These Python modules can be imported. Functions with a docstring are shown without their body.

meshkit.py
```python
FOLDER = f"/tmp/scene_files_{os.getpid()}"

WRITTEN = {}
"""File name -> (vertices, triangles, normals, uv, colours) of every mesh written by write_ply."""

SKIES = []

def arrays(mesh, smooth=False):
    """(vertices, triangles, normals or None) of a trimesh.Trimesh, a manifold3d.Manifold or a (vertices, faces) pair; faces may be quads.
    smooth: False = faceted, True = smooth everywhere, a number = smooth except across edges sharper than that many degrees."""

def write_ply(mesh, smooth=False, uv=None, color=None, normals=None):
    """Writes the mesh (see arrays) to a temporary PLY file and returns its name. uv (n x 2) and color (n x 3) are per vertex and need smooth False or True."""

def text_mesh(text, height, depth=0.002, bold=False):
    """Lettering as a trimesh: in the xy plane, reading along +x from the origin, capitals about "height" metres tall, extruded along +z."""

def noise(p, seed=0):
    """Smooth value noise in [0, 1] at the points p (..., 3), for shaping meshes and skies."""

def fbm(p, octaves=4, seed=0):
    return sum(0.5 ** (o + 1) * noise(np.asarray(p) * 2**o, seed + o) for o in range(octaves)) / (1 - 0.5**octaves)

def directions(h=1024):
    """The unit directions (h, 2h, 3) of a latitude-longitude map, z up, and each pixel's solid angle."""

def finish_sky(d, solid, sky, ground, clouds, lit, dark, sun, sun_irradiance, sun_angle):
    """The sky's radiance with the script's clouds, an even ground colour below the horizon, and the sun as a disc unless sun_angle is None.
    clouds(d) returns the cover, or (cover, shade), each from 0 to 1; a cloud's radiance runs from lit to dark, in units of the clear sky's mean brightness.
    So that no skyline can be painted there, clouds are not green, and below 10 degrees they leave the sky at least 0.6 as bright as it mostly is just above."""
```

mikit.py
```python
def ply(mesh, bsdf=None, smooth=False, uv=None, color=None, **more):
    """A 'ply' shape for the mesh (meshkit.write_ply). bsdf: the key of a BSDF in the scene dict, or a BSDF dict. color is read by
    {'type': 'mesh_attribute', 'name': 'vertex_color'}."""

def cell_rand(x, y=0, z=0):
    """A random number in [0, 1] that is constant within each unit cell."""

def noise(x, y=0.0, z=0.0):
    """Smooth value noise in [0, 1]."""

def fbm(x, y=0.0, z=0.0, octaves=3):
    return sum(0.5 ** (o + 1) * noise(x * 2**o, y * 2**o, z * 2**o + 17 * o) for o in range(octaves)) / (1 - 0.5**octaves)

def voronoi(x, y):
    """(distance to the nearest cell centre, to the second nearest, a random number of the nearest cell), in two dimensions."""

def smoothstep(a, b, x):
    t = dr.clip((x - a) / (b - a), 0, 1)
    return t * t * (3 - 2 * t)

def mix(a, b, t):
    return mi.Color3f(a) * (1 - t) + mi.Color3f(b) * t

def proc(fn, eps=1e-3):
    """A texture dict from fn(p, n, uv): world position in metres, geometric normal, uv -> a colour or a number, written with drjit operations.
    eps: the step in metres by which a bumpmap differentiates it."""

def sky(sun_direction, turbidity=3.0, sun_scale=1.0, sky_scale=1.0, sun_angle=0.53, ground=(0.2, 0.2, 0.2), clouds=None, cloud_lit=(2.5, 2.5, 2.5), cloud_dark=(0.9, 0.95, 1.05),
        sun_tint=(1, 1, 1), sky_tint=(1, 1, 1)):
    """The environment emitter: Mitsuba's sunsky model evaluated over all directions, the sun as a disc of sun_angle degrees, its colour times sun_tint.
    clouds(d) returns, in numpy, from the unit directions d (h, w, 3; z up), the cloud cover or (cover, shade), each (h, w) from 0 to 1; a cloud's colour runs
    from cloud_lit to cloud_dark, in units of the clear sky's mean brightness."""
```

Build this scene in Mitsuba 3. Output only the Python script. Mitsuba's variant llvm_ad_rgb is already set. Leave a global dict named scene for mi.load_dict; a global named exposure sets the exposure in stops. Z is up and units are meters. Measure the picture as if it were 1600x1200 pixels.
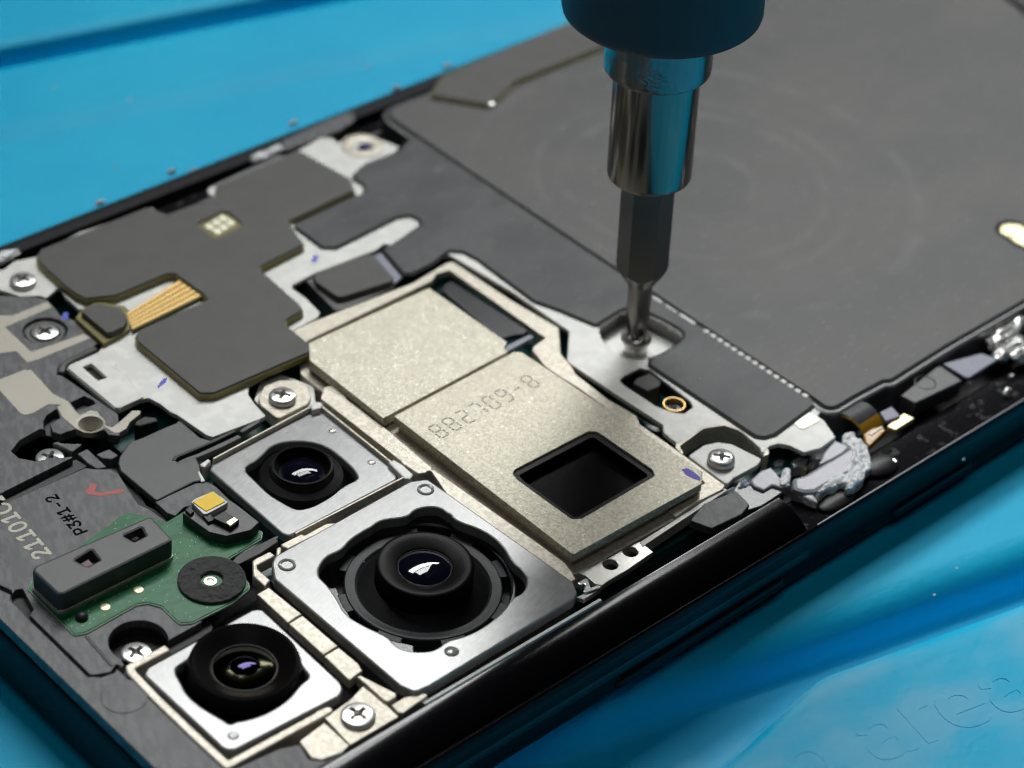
import math, random
import numpy as np, trimesh, mapbox_earcut, manifold3d as m3
import mitsuba as mi, drjit as dr
import mikit, meshkit
from mikit import proc, noise, fbm, voronoi, smoothstep, mix
from shapely.geometry import Polygon, LineString, Point, box
from shapely import affinity
from shapely.ops import unary_union

T = mi.ScalarTransform4f
MM = 0.001            # everything below is measured in millimetres, the scene itself is in metres
scene, labels = {}, {}

# ------------------------------------------------------------------ camera, lamps, exposure
exposure = 0.0
CAM, FWD, UP = np.array([-101.7118, -105.1814, 137.0]), np.array([0.573979, 0.548387, -0.608128]), np.array([0.367662, 0.490995, 0.789778])
scene['camera'] = {'type': 'thinlens', 'fov': 23.83, 'fov_axis': 'x', 'near_clip': 0.01, 'far_clip': 20.0,
                   'aperture_radius': 0.0014, 'focus_distance': 0.196,
                   'to_world': T().look_at(origin=(CAM * MM).tolist(), target=((CAM + FWD * 100) * MM).tolist(), up=UP.tolist())}


def lamp_panel(key, centre, aim, w, h, radiance):
    c, a = np.array(centre, float), np.array(aim, float)
    d = (a - c) / np.linalg.norm(a - c)
    up = np.array([0, 0, 1.0]) if abs(d[2]) < 0.95 else np.array([0, 1.0, 0])
    to = T().look_at(origin=(c * MM).tolist(), target=(a * MM).tolist(), up=up.tolist())
    scene[key] = {'type': 'rectangle', 'to_world': to @ T().scale([w / 2 * MM, h / 2 * MM, 1]),
                  'emitter': {'type': 'area', 'radiance': {'type': 'rgb', 'value': list(radiance)}}}
    return to


# a long tube lamp that runs along the bench behind the phone, and a ceiling light
KEY_AT, KEY_AIM, KEY_SIZE = (365, 280, 410), (365, 2, 7), (680, 84)
CEIL_AT, CEIL_AIM, CEIL_SIZE = (720, 700, 1500), (720, 700, 0), (1000, 420)
key_to = lamp_panel('bench_lamp__diffuser', KEY_AT, KEY_AIM, *KEY_SIZE, (12.8, 13.0, 12.7))
ceil_to = lamp_panel('ceiling_lamp__diffuser', CEIL_AT, CEIL_AIM, *CEIL_SIZE, (10.0, 10.1, 10.2))
CEIL2_SIZE = (1200, 700)
ceil2_to = lamp_panel('ceiling_lamp_001__diffuser', (-650, -450, 1700), (-650, -450, 0), *CEIL2_SIZE, (0.95, 0.96, 0.98))  # unseen panel added to fill the shade from the viewer's side


# ------------------------------------------------------------------ materials
def mat(key, base, rough=0.5, metal=0.0, bump=None, bscale=0.0, eps=3e-5, **more):
    def tex(v):
        if callable(v):
            return proc(v, eps)
        return {'type': 'rgb', 'value': list(v)}
    b = {'type': 'principled', 'base_color': tex(base), 'roughness': tex(rough) if callable(rough) else rough, 'metallic': metal, **more}
    if bump:
        b = {'type': 'bumpmap', 'arbitrary': proc(bump, eps), 'scale': bscale, 'bsdf': b}
    scene[key] = {'type': 'twosided', 'bsdf': b}


def k(p, s=1.0):
    q = p * (1000.0 * s)
    return q.x, q.y, q.z


def steel_c(p, n, uv):
    x, y, z = k(p)
    return mix((0.62, 0.62, 0.59), (0.70, 0.695, 0.665), smoothstep(0.3, 0.75, fbm(x * 1.1, y * 1.1, z, 3)))


def grain_c(p, n, uv):
    x, y, z = k(p)
    f = fbm(x * 6, y * 6, z * 6, 2)
    return mix(mix((0.40, 0.37, 0.285), (0.60, 0.565, 0.45), smoothstep(0.22, 0.75, f)), (0.92, 0.89, 0.78), 0.8 * smoothstep(0.66, 0.82, noise(x * 5, y * 9, z * 5 + 3)))  # the bright flecks paint the metal's sparkle into its colour


def grain_b(p, n, uv):
    x, y, z = k(p)
    return fbm(x * 4.5, y * 4.5, z * 4.5, 2)


def beige_c(p, n, uv):
    x, y, z = k(p)
    return mix((0.47, 0.43, 0.35), (0.61, 0.56, 0.47), smoothstep(0.3, 0.7, fbm(x * 4, y * 4, z * 4, 2)))


def brushed_c(p, n, uv):
    x, y, z = k(p)
    s = fbm(x * 0.9 + y * 0.25, y * 7 - x * 1.5, z, 3)
    return mix((0.42, 0.43, 0.435), (0.53, 0.535, 0.53), smoothstep(0.25, 0.75, 0.6 * s + 0.4 * fbm(x * 1.3, y * 1.3, 3, 2)))


def brushed_r(p, n, uv):
    x, y, z = k(p)
    return 0.15 + 0.05 * fbm(x * 2.0, y * 3.0, z, 3)


def plastic_c(p, n, uv):
    x, y, z = k(p)
    s = fbm(x * 2.6 - y * 1.3, y * 1.0 + x * 0.5, z, 3)
    return mix((0.058, 0.061, 0.067), (0.105, 0.107, 0.113), smoothstep(0.3, 0.72, s))


def graphite_c(p, n, uv):
    x, y, z = k(p)
    a = fbm(x * 0.22, y * 0.5, z, 3)
    s = smoothstep(0.70, 0.86, fbm(x * 2.2 + y * 0.8, y * 7 - x * 1.0, 1, 3))
    c = mix((0.062, 0.065, 0.070), (0.090, 0.092, 0.096), smoothstep(0.3, 0.7, a))
    return mix(c, (0.25, 0.25, 0.25), 0.28 * s)


COIL = ((57.53,24.80))


def battery_c(p, n, uv):
    x, y, z = k(p)
    a = fbm(x * 0.09, y * 0.13, 4, 3)
    s = smoothstep(0.66, 0.85, fbm(x * 0.9 + y * 0.25, y * 4.5 - x * 0.6, 1, 3))
    c = mix((0.086, 0.088, 0.090), (0.104, 0.103, 0.101), smoothstep(0.3, 0.7, a))
    r = dr.sqrt(dr.square(x - COIL[0]) + dr.square(y - COIL[1]))
    ring = 0
    for rr, w in ((6.0, 0.5), (13.2, 0.5), (15.8, 0.45), (22.5, 0.6)):
        ring = ring + dr.exp(-dr.square((r - rr) / w))
    ring = ring * smoothstep(0.35, 0.65, fbm(x * 0.25, y * 0.25, 9, 2))
    return mix(c, (0.26, 0.26, 0.26), dr.clip(0.22 * s + 0.16 * ring, 0, 1))


def battery_b(p, n, uv):
    x, y, z = k(p)
    r = dr.sqrt(dr.square(x - COIL[0]) + dr.square(y - COIL[1]))
    h = 0.14 * fbm(x * 0.12, y * 0.12, 5, 2) + 0.012 * fbm(x * 7, y * 7, z, 2)
    for rr, w, g in ((6.0, 0.9, .05), (13.2, 1.0, .06), (15.8, 0.8, .06), (22.5, 1.4, .05)):
        h = h + g * smoothstep(rr - w, rr + w, r)
    return h


def pad_c(p, n, uv):
    x, y, z = k(p)
    return mix((0.072, 0.070, 0.067), (0.086, 0.084, 0.081), fbm(x * 0.6, y * 0.6, z, 2)) * (0.93 + 0.14 * noise(x * 9, y * 9, z))


def pad_b(p, n, uv):
    x, y, z = k(p)
    return fbm(x * 0.35, y * 0.5, 2, 3) + 0.03 * noise(x * 9, y * 9, z)


def silicone_c(p, n, uv):
    x, y, z = k(p)
    a = smoothstep(0.35, 0.75, fbm(x * 0.07, y * 0.07, 2, 3))
    d = smoothstep(0.62, 0.85, fbm(x * 1.1, y * 1.1, 7, 3)) * smoothstep(0.4, 0.7, fbm(x * 0.06, y * 0.06, 12, 2))
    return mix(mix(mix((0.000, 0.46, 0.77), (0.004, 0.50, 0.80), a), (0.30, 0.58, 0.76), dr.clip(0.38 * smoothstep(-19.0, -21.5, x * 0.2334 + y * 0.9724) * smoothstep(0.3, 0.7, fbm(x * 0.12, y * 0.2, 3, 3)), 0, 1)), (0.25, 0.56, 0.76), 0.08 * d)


def silicone_b(p, n, uv):
    x, y, z = k(p)
    return fbm(x * 2.5, y * 2.5, z * 2.5, 3)


def frame_r(p, n, uv):
    x, y, z = k(p)
    return 0.10 + 0.25 * smoothstep(0.55, 0.8, fbm(x * 1.5, y * 1.5, z * 3, 3))


def dust_black(p, n, uv):
    x, y, z = k(p)
    return mix((0.010, 0.010, 0.012), (0.10, 0.10, 0.11), 0.1 * smoothstep(0.84, 0.9, fbm(x * 3, y * 3, z * 3, 3)))


def crumple_b(p, n, uv):
    x, y, z = k(p)
    a, b, c = voronoi(x * 1.6 + 0.4 * y, y * 2.2 + z)
    return a


def pcb_c(p, n, uv):
    x, y, z = k(p)
    d, e, r = voronoi(x * 1.7, y * 1.7)
    t = smoothstep(0.44, 0.52, noise(x * 0.9, y * 2.6, 4))
    return mix(mix((0.012, 0.130, 0.048), (0.018, 0.165, 0.062), t), (0.45, 0.50, 0.40), smoothstep(0.10, 0.06, d) * smoothstep(0.62, 0.66, r))


def knurl_b(p, n, uv):
    x, y, z = k(p)
    return noise(x * 3.5 + z * 2, y * 3.5 - z * 2, z * 5) * smoothstep(0.45, 0.7, fbm(x * 0.5, y * 0.5, z * 0.6, 2))


def sleeve_b(p, n, uv):
    x, y, z = k(p)
    return noise(x * 7, y * 7, z * 0.12)


mat('steel', steel_c, 0.48, 0.18)
mat('steel_plain', (0.66, 0.65, 0.61), 0.32, 0.5)
mat('nickel_grain', grain_c, 0.45, 0.28, grain_b, 0.000012)
mat('beige_metal', beige_c, 0.40, 0.3)
for key_, al, sp in (('brushed', 0.06, 0.20), ('brushed_dull', 0.06, 0.24)):
    scene[key_] = {'type': 'twosided', 'bsdf': {'type': 'blendbsdf', 'weight': 0.45,
                   'a_metal': {'type': 'roughconductor', 'material': 'none', 'distribution': 'beckmann', 'alpha': al, 'specular_reflectance': {'type': 'rgb', 'value': [sp, sp, sp]}},
                   'b_satin': {'type': 'principled', 'base_color': proc(brushed_c, 3e-5), 'roughness': 0.6, 'metallic': 0.0, 'specular': 0.2}}}
mat('bit_bright', (0.74, 0.73, 0.71), 0.22, 0.8)
mat('screw_steel', (0.66, 0.66, 0.65), 0.24, 0.72)
mat('chrome', (0.22, 0.21, 0.19), 0.15, 1.0, sleeve_b, 0.0000025)
mat('knurl', (0.22, 0.22, 0.22), 0.20, 1.0, knurl_b, 0.00006)
mat('dark_steel', (0.16, 0.155, 0.15), 0.30, 0.9)
mat('bit_steel', (0.26, 0.25, 0.24), 0.24, 1.0)
mat('handle_black', (0.060, 0.062, 0.072), 0.55, 0.5)
mat('plastic', plastic_c, 0.48)
mat('black_plastic', (0.018, 0.018, 0.020), 0.42, 0.0, specular=0.35)
mat('cover_plastic', (0.060, 0.060, 0.062), 0.42)
mat('black_matte', (0.008, 0.008, 0.009), 0.6)
mat('frame_black', dust_black, frame_r, 0.0, specular=0.1)
mat('rail_black', (0.003, 0.003, 0.004), 0.14, 0.0, specular=0.45)
mat('graphite', graphite_c, 0.46, 0.0, specular=0.25)
mat('battery', battery_c, 0.46, 0.0, battery_b, 0.0006, specular=0.28)
mat('film_matte', (0.010, 0.010, 0.013), 0.6, 0.0, specular=0.15)
mat('film_black', (0.015, 0.015, 0.02), 0.22)
mat('pouch', (0.12, 0.12, 0.125), 0.34, 0.4)
mat('pad', pad_c, 0.55, 0.0, pad_b, 0.00006, specular=0.4)
mat('olive', (0.20, 0.175, 0.045), 0.36)
mat('gold', (0.80, 0.52, 0.18), 0.34, 0.5)
mat('gold_pale', (0.80, 0.72, 0.42), 0.35, 0.5)
mat('pale_pad', (0.80, 0.78, 0.62), 0.40, 0.4)
mat('tan_film', (0.42, 0.39, 0.33), 0.45, 0.2)
mat('pcb_green', pcb_c, 0.34, 0.0, specular=0.25)
mat('pcb_teal', (0.010, 0.085, 0.085), 0.30)
mat('teal_bright', (0.01, 0.22, 0.26), 0.35)
mat('lens_black', (0.004, 0.004, 0.005), 0.42, 0.0, specular=0.16)
mat('lens_ring', (0.022, 0.023, 0.026), 0.42, 0.0, specular=0.22)
mat('lens_brown', (0.004, 0.003, 0.003), 0.40, 0.0, specular=0.10)
mat('lens_coat', (0.004, 0.004, 0.010), 0.05, 0.0, specular=0.9)
mat('lens_violet', (0.030, 0.024, 0.060), 0.07, 1.0)
mat('lens_olive', (0.035, 0.034, 0.020), 0.12, 1.0)
mat('lens_blue', (0.004, 0.004, 0.012), 0.05, 0.0, specular=0.6)
mat('window_black', (0.0015, 0.0015, 0.002), 0.3, 0.0, specular=0.02)
scene['lens_glass'] = {'type': 'dielectric', 'int_ior': 1.6, 'ext_ior': 1.0}
mat('mesh_black', (0.042, 0.042, 0.043), 0.8, 0.0, silicone_b, 0.0004)
mat('foam', (0.085, 0.087, 0.085), 0.6)
mat('pcb_edge', (0.30, 0.48, 0.36), 0.3)
mat('led_yellow', (1.0, 0.66, 0.0), 0.5)
mat('ceramic', (0.75, 0.75, 0.72), 0.4)
mat('ink_blue', (0.07, 0.09, 0.62), 0.5)
mat('ink_violet', (0.10, 0.04, 0.66), 0.5)
mat('ink_red', (0.50, 0.12, 0.10), 0.6)
mat('ink_black', (0.008, 0.008, 0.009), 0.8, 0.0, specular=0.0)
mat('ink_grey', (0.055, 0.05, 0.042), 0.7, 0.0, specular=0.1)
mat('sensor_red', (0.06, 0.008, 0.02), 0.3)
mat('ink_cream', (0.62, 0.60, 0.50), 0.6)
mat('glue', (0.80, 0.82, 0.84), 0.40)
mat('tape_grey', (0.36, 0.36, 0.40), 0.36, 0.1)
mat('foil', (0.80, 0.80, 0.78), 0.25, 0.7)
mat('flex_violet', (0.24, 0.25, 0.33), 0.45)
mat('amber', (0.42, 0.22, 0.02), 0.25)
mat('silicone', silicone_c, 0.55, 0.0, silicone_b, 0.00005, specular=0.25)
mat('lint', (0.45, 0.58, 0.66), 0.7)
mat('lamp_shell', (0.55, 0.56, 0.57), 0.4)


# ------------------------------------------------------------------ helpers
def numbered(key):
    if key not in scene and key not in labels:
        return key
    i = 1
    while f'{key}_{i:03d}' in scene or f'{key}_{i:03d}' in labels:
        i += 1
    return f'{key}_{i:03d}'


def add(parent, name, mesh, bsdf, smooth=35, label=None):
    key = numbered(f'{parent}__{name}' if parent else name)
    if isinstance(mesh, (list, tuple)):
        mesh = trimesh.util.concatenate(list(mesh))
    if hasattr(mesh, 'to_mesh'):
        m = mesh.to_mesh()
        mesh = trimesh.Trimesh(np.array(m.vert_properties[:, :3]), np.array(m.tri_verts), process=False)
    mesh = mesh.copy()
    mesh.apply_scale(MM)
    scene[key] = mikit.ply(mesh, bsdf, smooth)
    if label:
        labels[key] = {'label': label}
    return key


def poly(pts, r=0.15):
    p = Polygon(pts) if not hasattr(pts, 'geom_type') else pts
    p = p.buffer(0)
    if r:
        p = p.buffer(-r, quad_segs=5).buffer(2 * r, quad_segs=5).buffer(-r, quad_segs=5)
    return p


def chaikin(pts, n=2):
    p = np.array(pts, float)
    for _ in range(n):
        q = np.roll(p, -1, 0)
        p = np.stack([0.75 * p + 0.25 * q, 0.25 * p + 0.75 * q], 1).reshape(-1, 2)
    return p


def loops(p, step):
    """Densified loops of one polygon: [(points, outward normals)], exterior counter-clockwise, holes clockwise."""
    out = []
    for i, ring in enumerate([p.exterior, *p.interiors]):
        c = np.array(ring.coords)[:-1]
        keep = np.linalg.norm(c - np.roll(c, 1, 0), axis=1) > 1e-4
        c = c[keep]
        area = 0.5 * np.sum(c[:, 0] * np.roll(c[:, 1], -1) - np.roll(c[:, 0], -1) * c[:, 1])
        if (area < 0) == (i == 0):
            c = c[::-1]
        e = np.roll(c, -1, 0) - c
        n = np.stack([e[:, 1], -e[:, 0]], 1)
        n /= np.linalg.norm(n, axis=1, keepdims=True) + 1e-12
        m = n + np.roll(n, 1, 0)
        m /= np.maximum((m * n).sum(1, keepdims=True), 0.35)
        out.append((c, m))
    return out


def prism(p, z0, z1, bev=0.06, base=True):
    """The polygon as a slab from z0 to z1 with a rounded upper edge."""
    if p.geom_type != 'Polygon':
        return trimesh.util.concatenate([prism(g, z0, z1, bev, base) for g in p.geoms if g.area > 1e-3])
    p = p.simplify(0.004)
    ls = loops(p, 0)
    levels = [(0.0, z0), (0.0, z1 - bev), (0.29 * bev, z1 - 0.29 * bev), (bev, z1)] if bev else [(0.0, z0), (0.0, z1)]
    V, F, off = [], [], 0
    nv = sum(len(c) for c, _ in ls)
    for ins, z in levels:
        V.append(np.vstack([np.column_stack([c - m * ins, np.full(len(c), z)]) for c, m in ls]))
    start = 0
    for c, _ in ls:
        n = len(c)
        i = np.arange(n) + start
        j = np.roll(np.arange(n), -1) + start
        for L in range(len(levels) - 1):
            a, b = L * nv, (L + 1) * nv
            F.append(np.column_stack([i + a, j + a, j + b]))
            F.append(np.column_stack([i + a, j + b, i + b]))
        start += n
    ends = np.cumsum([len(c) for c, _ in ls]).astype(np.uint32)
    top = np.vstack([c - m * levels[-1][0] for c, m in ls])
    t = mapbox_earcut.triangulate_float64(top, ends).reshape(-1, 3).astype(int)
    if len(t):
        a, b, c3 = top[t[:, 0]], top[t[:, 1]], top[t[:, 2]]
        up = (b[:, 0] - a[:, 0]) * (c3[:, 1] - a[:, 1]) - (b[:, 1] - a[:, 1]) * (c3[:, 0] - a[:, 0]) > 0
        t = np.where(up[:, None], t, t[:, ::-1])
    V.append(np.column_stack([top, np.full(len(top), levels[-1][1])]))   # the flat top keeps its own vertices, so that it shades flat
    F.append(t + len(levels) * nv)
    if base:
        F.append(t[:, ::-1])
    return trimesh.Trimesh(np.vstack(V), np.vstack(F), process=False)


def slab(parent, name, pts, z0, z1, bsdf, r=0.15, bev=0.06, holes=(), label=None, grow=0.0, smooth=35):
    p = poly(pts, r)
    if grow:
        p = p.buffer(grow, quad_segs=4)
    for h in holes:
        p = p.difference(h)
    return add(parent, name, prism(p, z0, z1, bev), bsdf, smooth, label)


def lathe(profile, n=72, at=(0, 0, 0)):
    pr = np.array(profile, float)
    a = np.linspace(0, 2 * np.pi, n, endpoint=False)
    V = np.stack([pr[:, None, 0] * np.cos(a), pr[:, None, 0] * np.sin(a), np.repeat(pr[:, 1:2], n, 1)], -1).reshape(-1, 3)
    i, j = np.meshgrid(np.arange(len(pr) - 1), np.arange(n), indexing='ij')
    q = np.stack([i * n + j, i * n + (j + 1) % n, (i + 1) * n + (j + 1) % n, (i + 1) * n + j], -1).reshape(-1, 4)
    m = trimesh.Trimesh(V + np.array(at, float), np.vstack([q[:, [0, 1, 2]], q[:, [0, 2, 3]]]), process=False)
    m.update_faces(m.area_faces > 1e-9)
    return m


def arc(r0, z0, r1, z1, bulge, n=8):
    """Profile points along a cap from (r0,z0) to (r1,z1) bulging by a parabola."""
    t = np.linspace(0, 1, n)
    return [(r0 + (r1 - r0) * u, z0 + (z1 - z0) * u + bulge * (1 - (1 - u) ** 2 if False else math.sin(u * math.pi / 2) * 0 + (2 * u - u * u))) for u in t]


def dome(r, z_edge, h, n=10):
    """Spherical cap profile from its rim (r, z_edge) to its apex (0, z_edge + h)."""
    R = (r * r + h * h) / (2 * abs(h))
    out = []
    for u in np.linspace(1, 0, n):
        x = r * u
        s = math.sqrt(max(R * R - x * x, 0)) - (R - abs(h))
        out.append((x, z_edge + math.copysign(s, h)))
    return out


def offset_ring(p, d0, d1):
    return p.buffer(d0, join_style=2, mitre_limit=2).difference(p.buffer(d1, join_style=2, mitre_limit=2))


def strip_path(pts, w):
    return LineString(pts).buffer(w / 2, cap_style=2, join_style=1, quad_segs=5)


def place_text(text, height, origin, direction, z, depth=0.02, bold=False, stretch=1.0):
    m = meshkit.text_mesh(text, height, depth, bold)
    m.apply_scale([stretch, 1, 1])
    d = np.array(direction, float) / np.linalg.norm(direction)
    M = np.eye(4)
    M[:2, 0], M[:2, 1], M[:3, 3] = d, (-d[1], d[0]), (origin[0], origin[1], z)
    m.apply_transform(M)
    return m


def lump(centre, radii, seed, amp=0.35, freq=1.2, sub=3):
    s = trimesh.creation.icosphere(subdivisions=sub)
    v = np.array(s.vertices)
    v *= (1 + amp * (meshkit.fbm(v * freq + seed * 7.3, 3, seed) - 0.5) * 2)[:, None]
    s.vertices = v * np.array(radii) + np.array(centre)
    return s


rng = np.random.default_rng(7)

# ------------------------------------------------------------------ the lamps' bodies (outside the picture)
for key, to, w, h, t in (('bench_lamp', key_to, *KEY_SIZE, 18), ('ceiling_lamp', ceil_to, *CEIL_SIZE, 60), ('ceiling_lamp_001', ceil2_to, *CEIL2_SIZE, 60)):
    b = box(-w / 2 - 12, -h / 2 - 12, w / 2 + 12, h / 2 + 12)
    m = prism(poly(b, 6), -t - 2, -2, 0)
    M = np.array(to.matrix)
    M[:3, 3] *= 1 / MM
    m.apply_transform(M)
    add(key, 'housing', m, 'lamp_shell')
labels['bench_lamp'] = {'label': 'bright white bench lamp standing behind the phone, seen only as reflections', 'category': 'lamp'}
labels['ceiling_lamp'] = {'label': 'broad bright white ceiling light above the far side of the bench', 'category': 'lamp'}
labels['ceiling_lamp_001'] = {'label': 'dim white ceiling light above the near side of the bench', 'category': 'lamp'}

# ------------------------------------------------------------------ the silicone mat
GU = np.array([math.cos(math.radians(-13.5)), math.sin(math.radians(-13.5))])   # along the grooves
GN = np.array([-GU[1], GU[0]])


def mat_profile():
    pts = [(-260, -6.0), (-260, 0.6)]
    pts += [(-22.0, 0.6), (-21.0, 0.5), (-20.3, 0.2), (-20.0, -0.4), (-19.8, -3.4), (-19.4, -3.8), (-16.4, -3.8), (-15.9, -3.5), (-15.6, -2.4), (-15.2, -1.3), (-14.6, -0.6), (-13.8, -0.2), (-12.5, 0.0)]
    pts += [(80.0, 0.0), (81.4, 0.05), (82.6, 0.30), (84.5, 0.36), (93.5, 0.36), (94.6, 0.25), (95.2, -0.4), (95.6, -1.9), (96.2, -2.3), (97.2, -2.3), (97.8, -1.8), (98.3, 0.1), (99, 0.5), (100.5, 0.6), (330, 0.6), (330, -6.0)]
    return np.array(pts)


def make_mat():
    pr = mat_profile()
    out = [pr[0]]
    for a, b in zip(pr[:-1], pr[1:]):
        step = 0.5 if -44 < b[0] < -12 else 12
        n = max(1, int(np.linalg.norm(b - a) / step))
        out += [a + (b - a) * i / n for i in range(1, n + 1)] if abs(a[0] - b[0]) < 100 else [a + (b - a) * t for t in np.r_[np.linspace(0, 0.9, 12)[1:], np.linspace(0.9, 1, 45)[1:]]]
    pr = np.array(out)
    us = np.r_[np.linspace(-320, -34, 24), np.arange(-33, 34, 0.5), np.linspace(35, 380, 40)]
    V = np.array([[u * GU[0] + v * GN[0], u * GU[1] + v * GN[1], z] for u in us for v, z in pr])
    U, W = V[:, :2] @ GU, V[:, :2] @ GN
    top = V[:, 2] > -5.9
    # the printed pad ends in a slanting, rounded edge towards the camera's left
    d = (U - 22.7 - (W + 19.9) * 2.375) / 2.58
    t = np.clip((d + 0.5) / 2.6, 0, 1)
    t = t * t * (3 - 2 * t)
    t = np.where(W > -19.75, 1, t)
    V[:, 2] = np.where(top, V[:, 2] * t + (1 - t) * np.minimum(V[:, 2], -3.8), V[:, 2])
    V[:, 2] += np.where(top, 0.5 * (meshkit.fbm(V * 0.013 + 3, 2, 5) - 0.5), 0)
    n = len(pr)
    i, j = np.meshgrid(np.arange(len(us) - 1), np.arange(n - 1), indexing='ij')
    q = np.stack([i * n + j, (i + 1) * n + j, (i + 1) * n + j + 1, i * n + j + 1], -1).reshape(-1, 4)
    return trimesh.Trimesh(V, np.vstack([q[:, [0, 1, 2]], q[:, [0, 2, 3]]]), process=False)


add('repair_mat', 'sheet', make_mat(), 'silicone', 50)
g_dir = GU
add('repair_mat', 'lettering', place_text('g area', 5.4, (9.80,-33.32), GU, 0.55, 0.23, True, stretch=1.1), 'silicone', 30, 'raised lettering moulded into the mat')
labels['repair_mat'] = {'label': 'blue grooved silicone repair mat lying under the phone', 'category': 'mat'}
add(None, 'table', trimesh.creation.box([3000, 3000, 30], trimesh.transformations.translation_matrix([200, 200, -21.2])), 'table_top')
mat('table_top', (0.16, 0.14, 0.12), 0.5)
scene['table'], _t = scene.pop('table'), None
labels['table'] = {'label': 'dark bench top under the mat', 'category': 'table', 'kind': 'structure'}

dust = []
for s in "x" * 1:
    for q, d in (((40.68,83.54), .5), ((23.07,85.90), .4), ((28.12,79.14), .45), ((53.55,69.83), .45), ((19.23,69.31), .3), ((36.02,-25.36), .25), ((40.28,-24.38), .22),
                 ((35.19,-32.87), .25), ((10.93,-29.58), .25), ((14.29,-30.67), .3), ((11.16,-30.45), .25), ((23.61,-28.82), .2), ((27.87,-32.72), .2), ((22.27,-31.99), .18),
                 ((25.75,-40.01), .18), ((21.94,-32.00), .2)):
        d *= 0.62
        dust.append(lump((q[0], q[1], 0.62 if q[1] < -20 else 0.35), (d, d * .7, d * .3), len(dust), 0.5, 1.5, 2))
for i in range(90):
    u, v = rng.uniform(-10, 70), rng.choice([rng.uniform(-42, -21), rng.uniform(60, 110)])
    d = rng.uniform(0.03, 0.07)
    q = u * GU + v * GN
    dust.append(lump((q[0], q[1], 0.60 if v < 0 else 0.2), (d, d, d * .6), i, 0.4, 1.5, 1))
for i in range(70):
    x, y = rng.uniform(-26, 70), rng.uniform(-10, 50)
    d = rng.uniform(0.02, 0.055)
    dust.append(lump((x, y, 7.45), (d * rng.uniform(1, 3), d, d), i, 0.4, 1.5, 1))
add(None, 'dust', dust, 'lint')
labels['dust'] = {'label': 'pale dust and lint specks scattered over the blue mat and the opened phone', 'category': 'dust', 'kind': 'stuff'}

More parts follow.
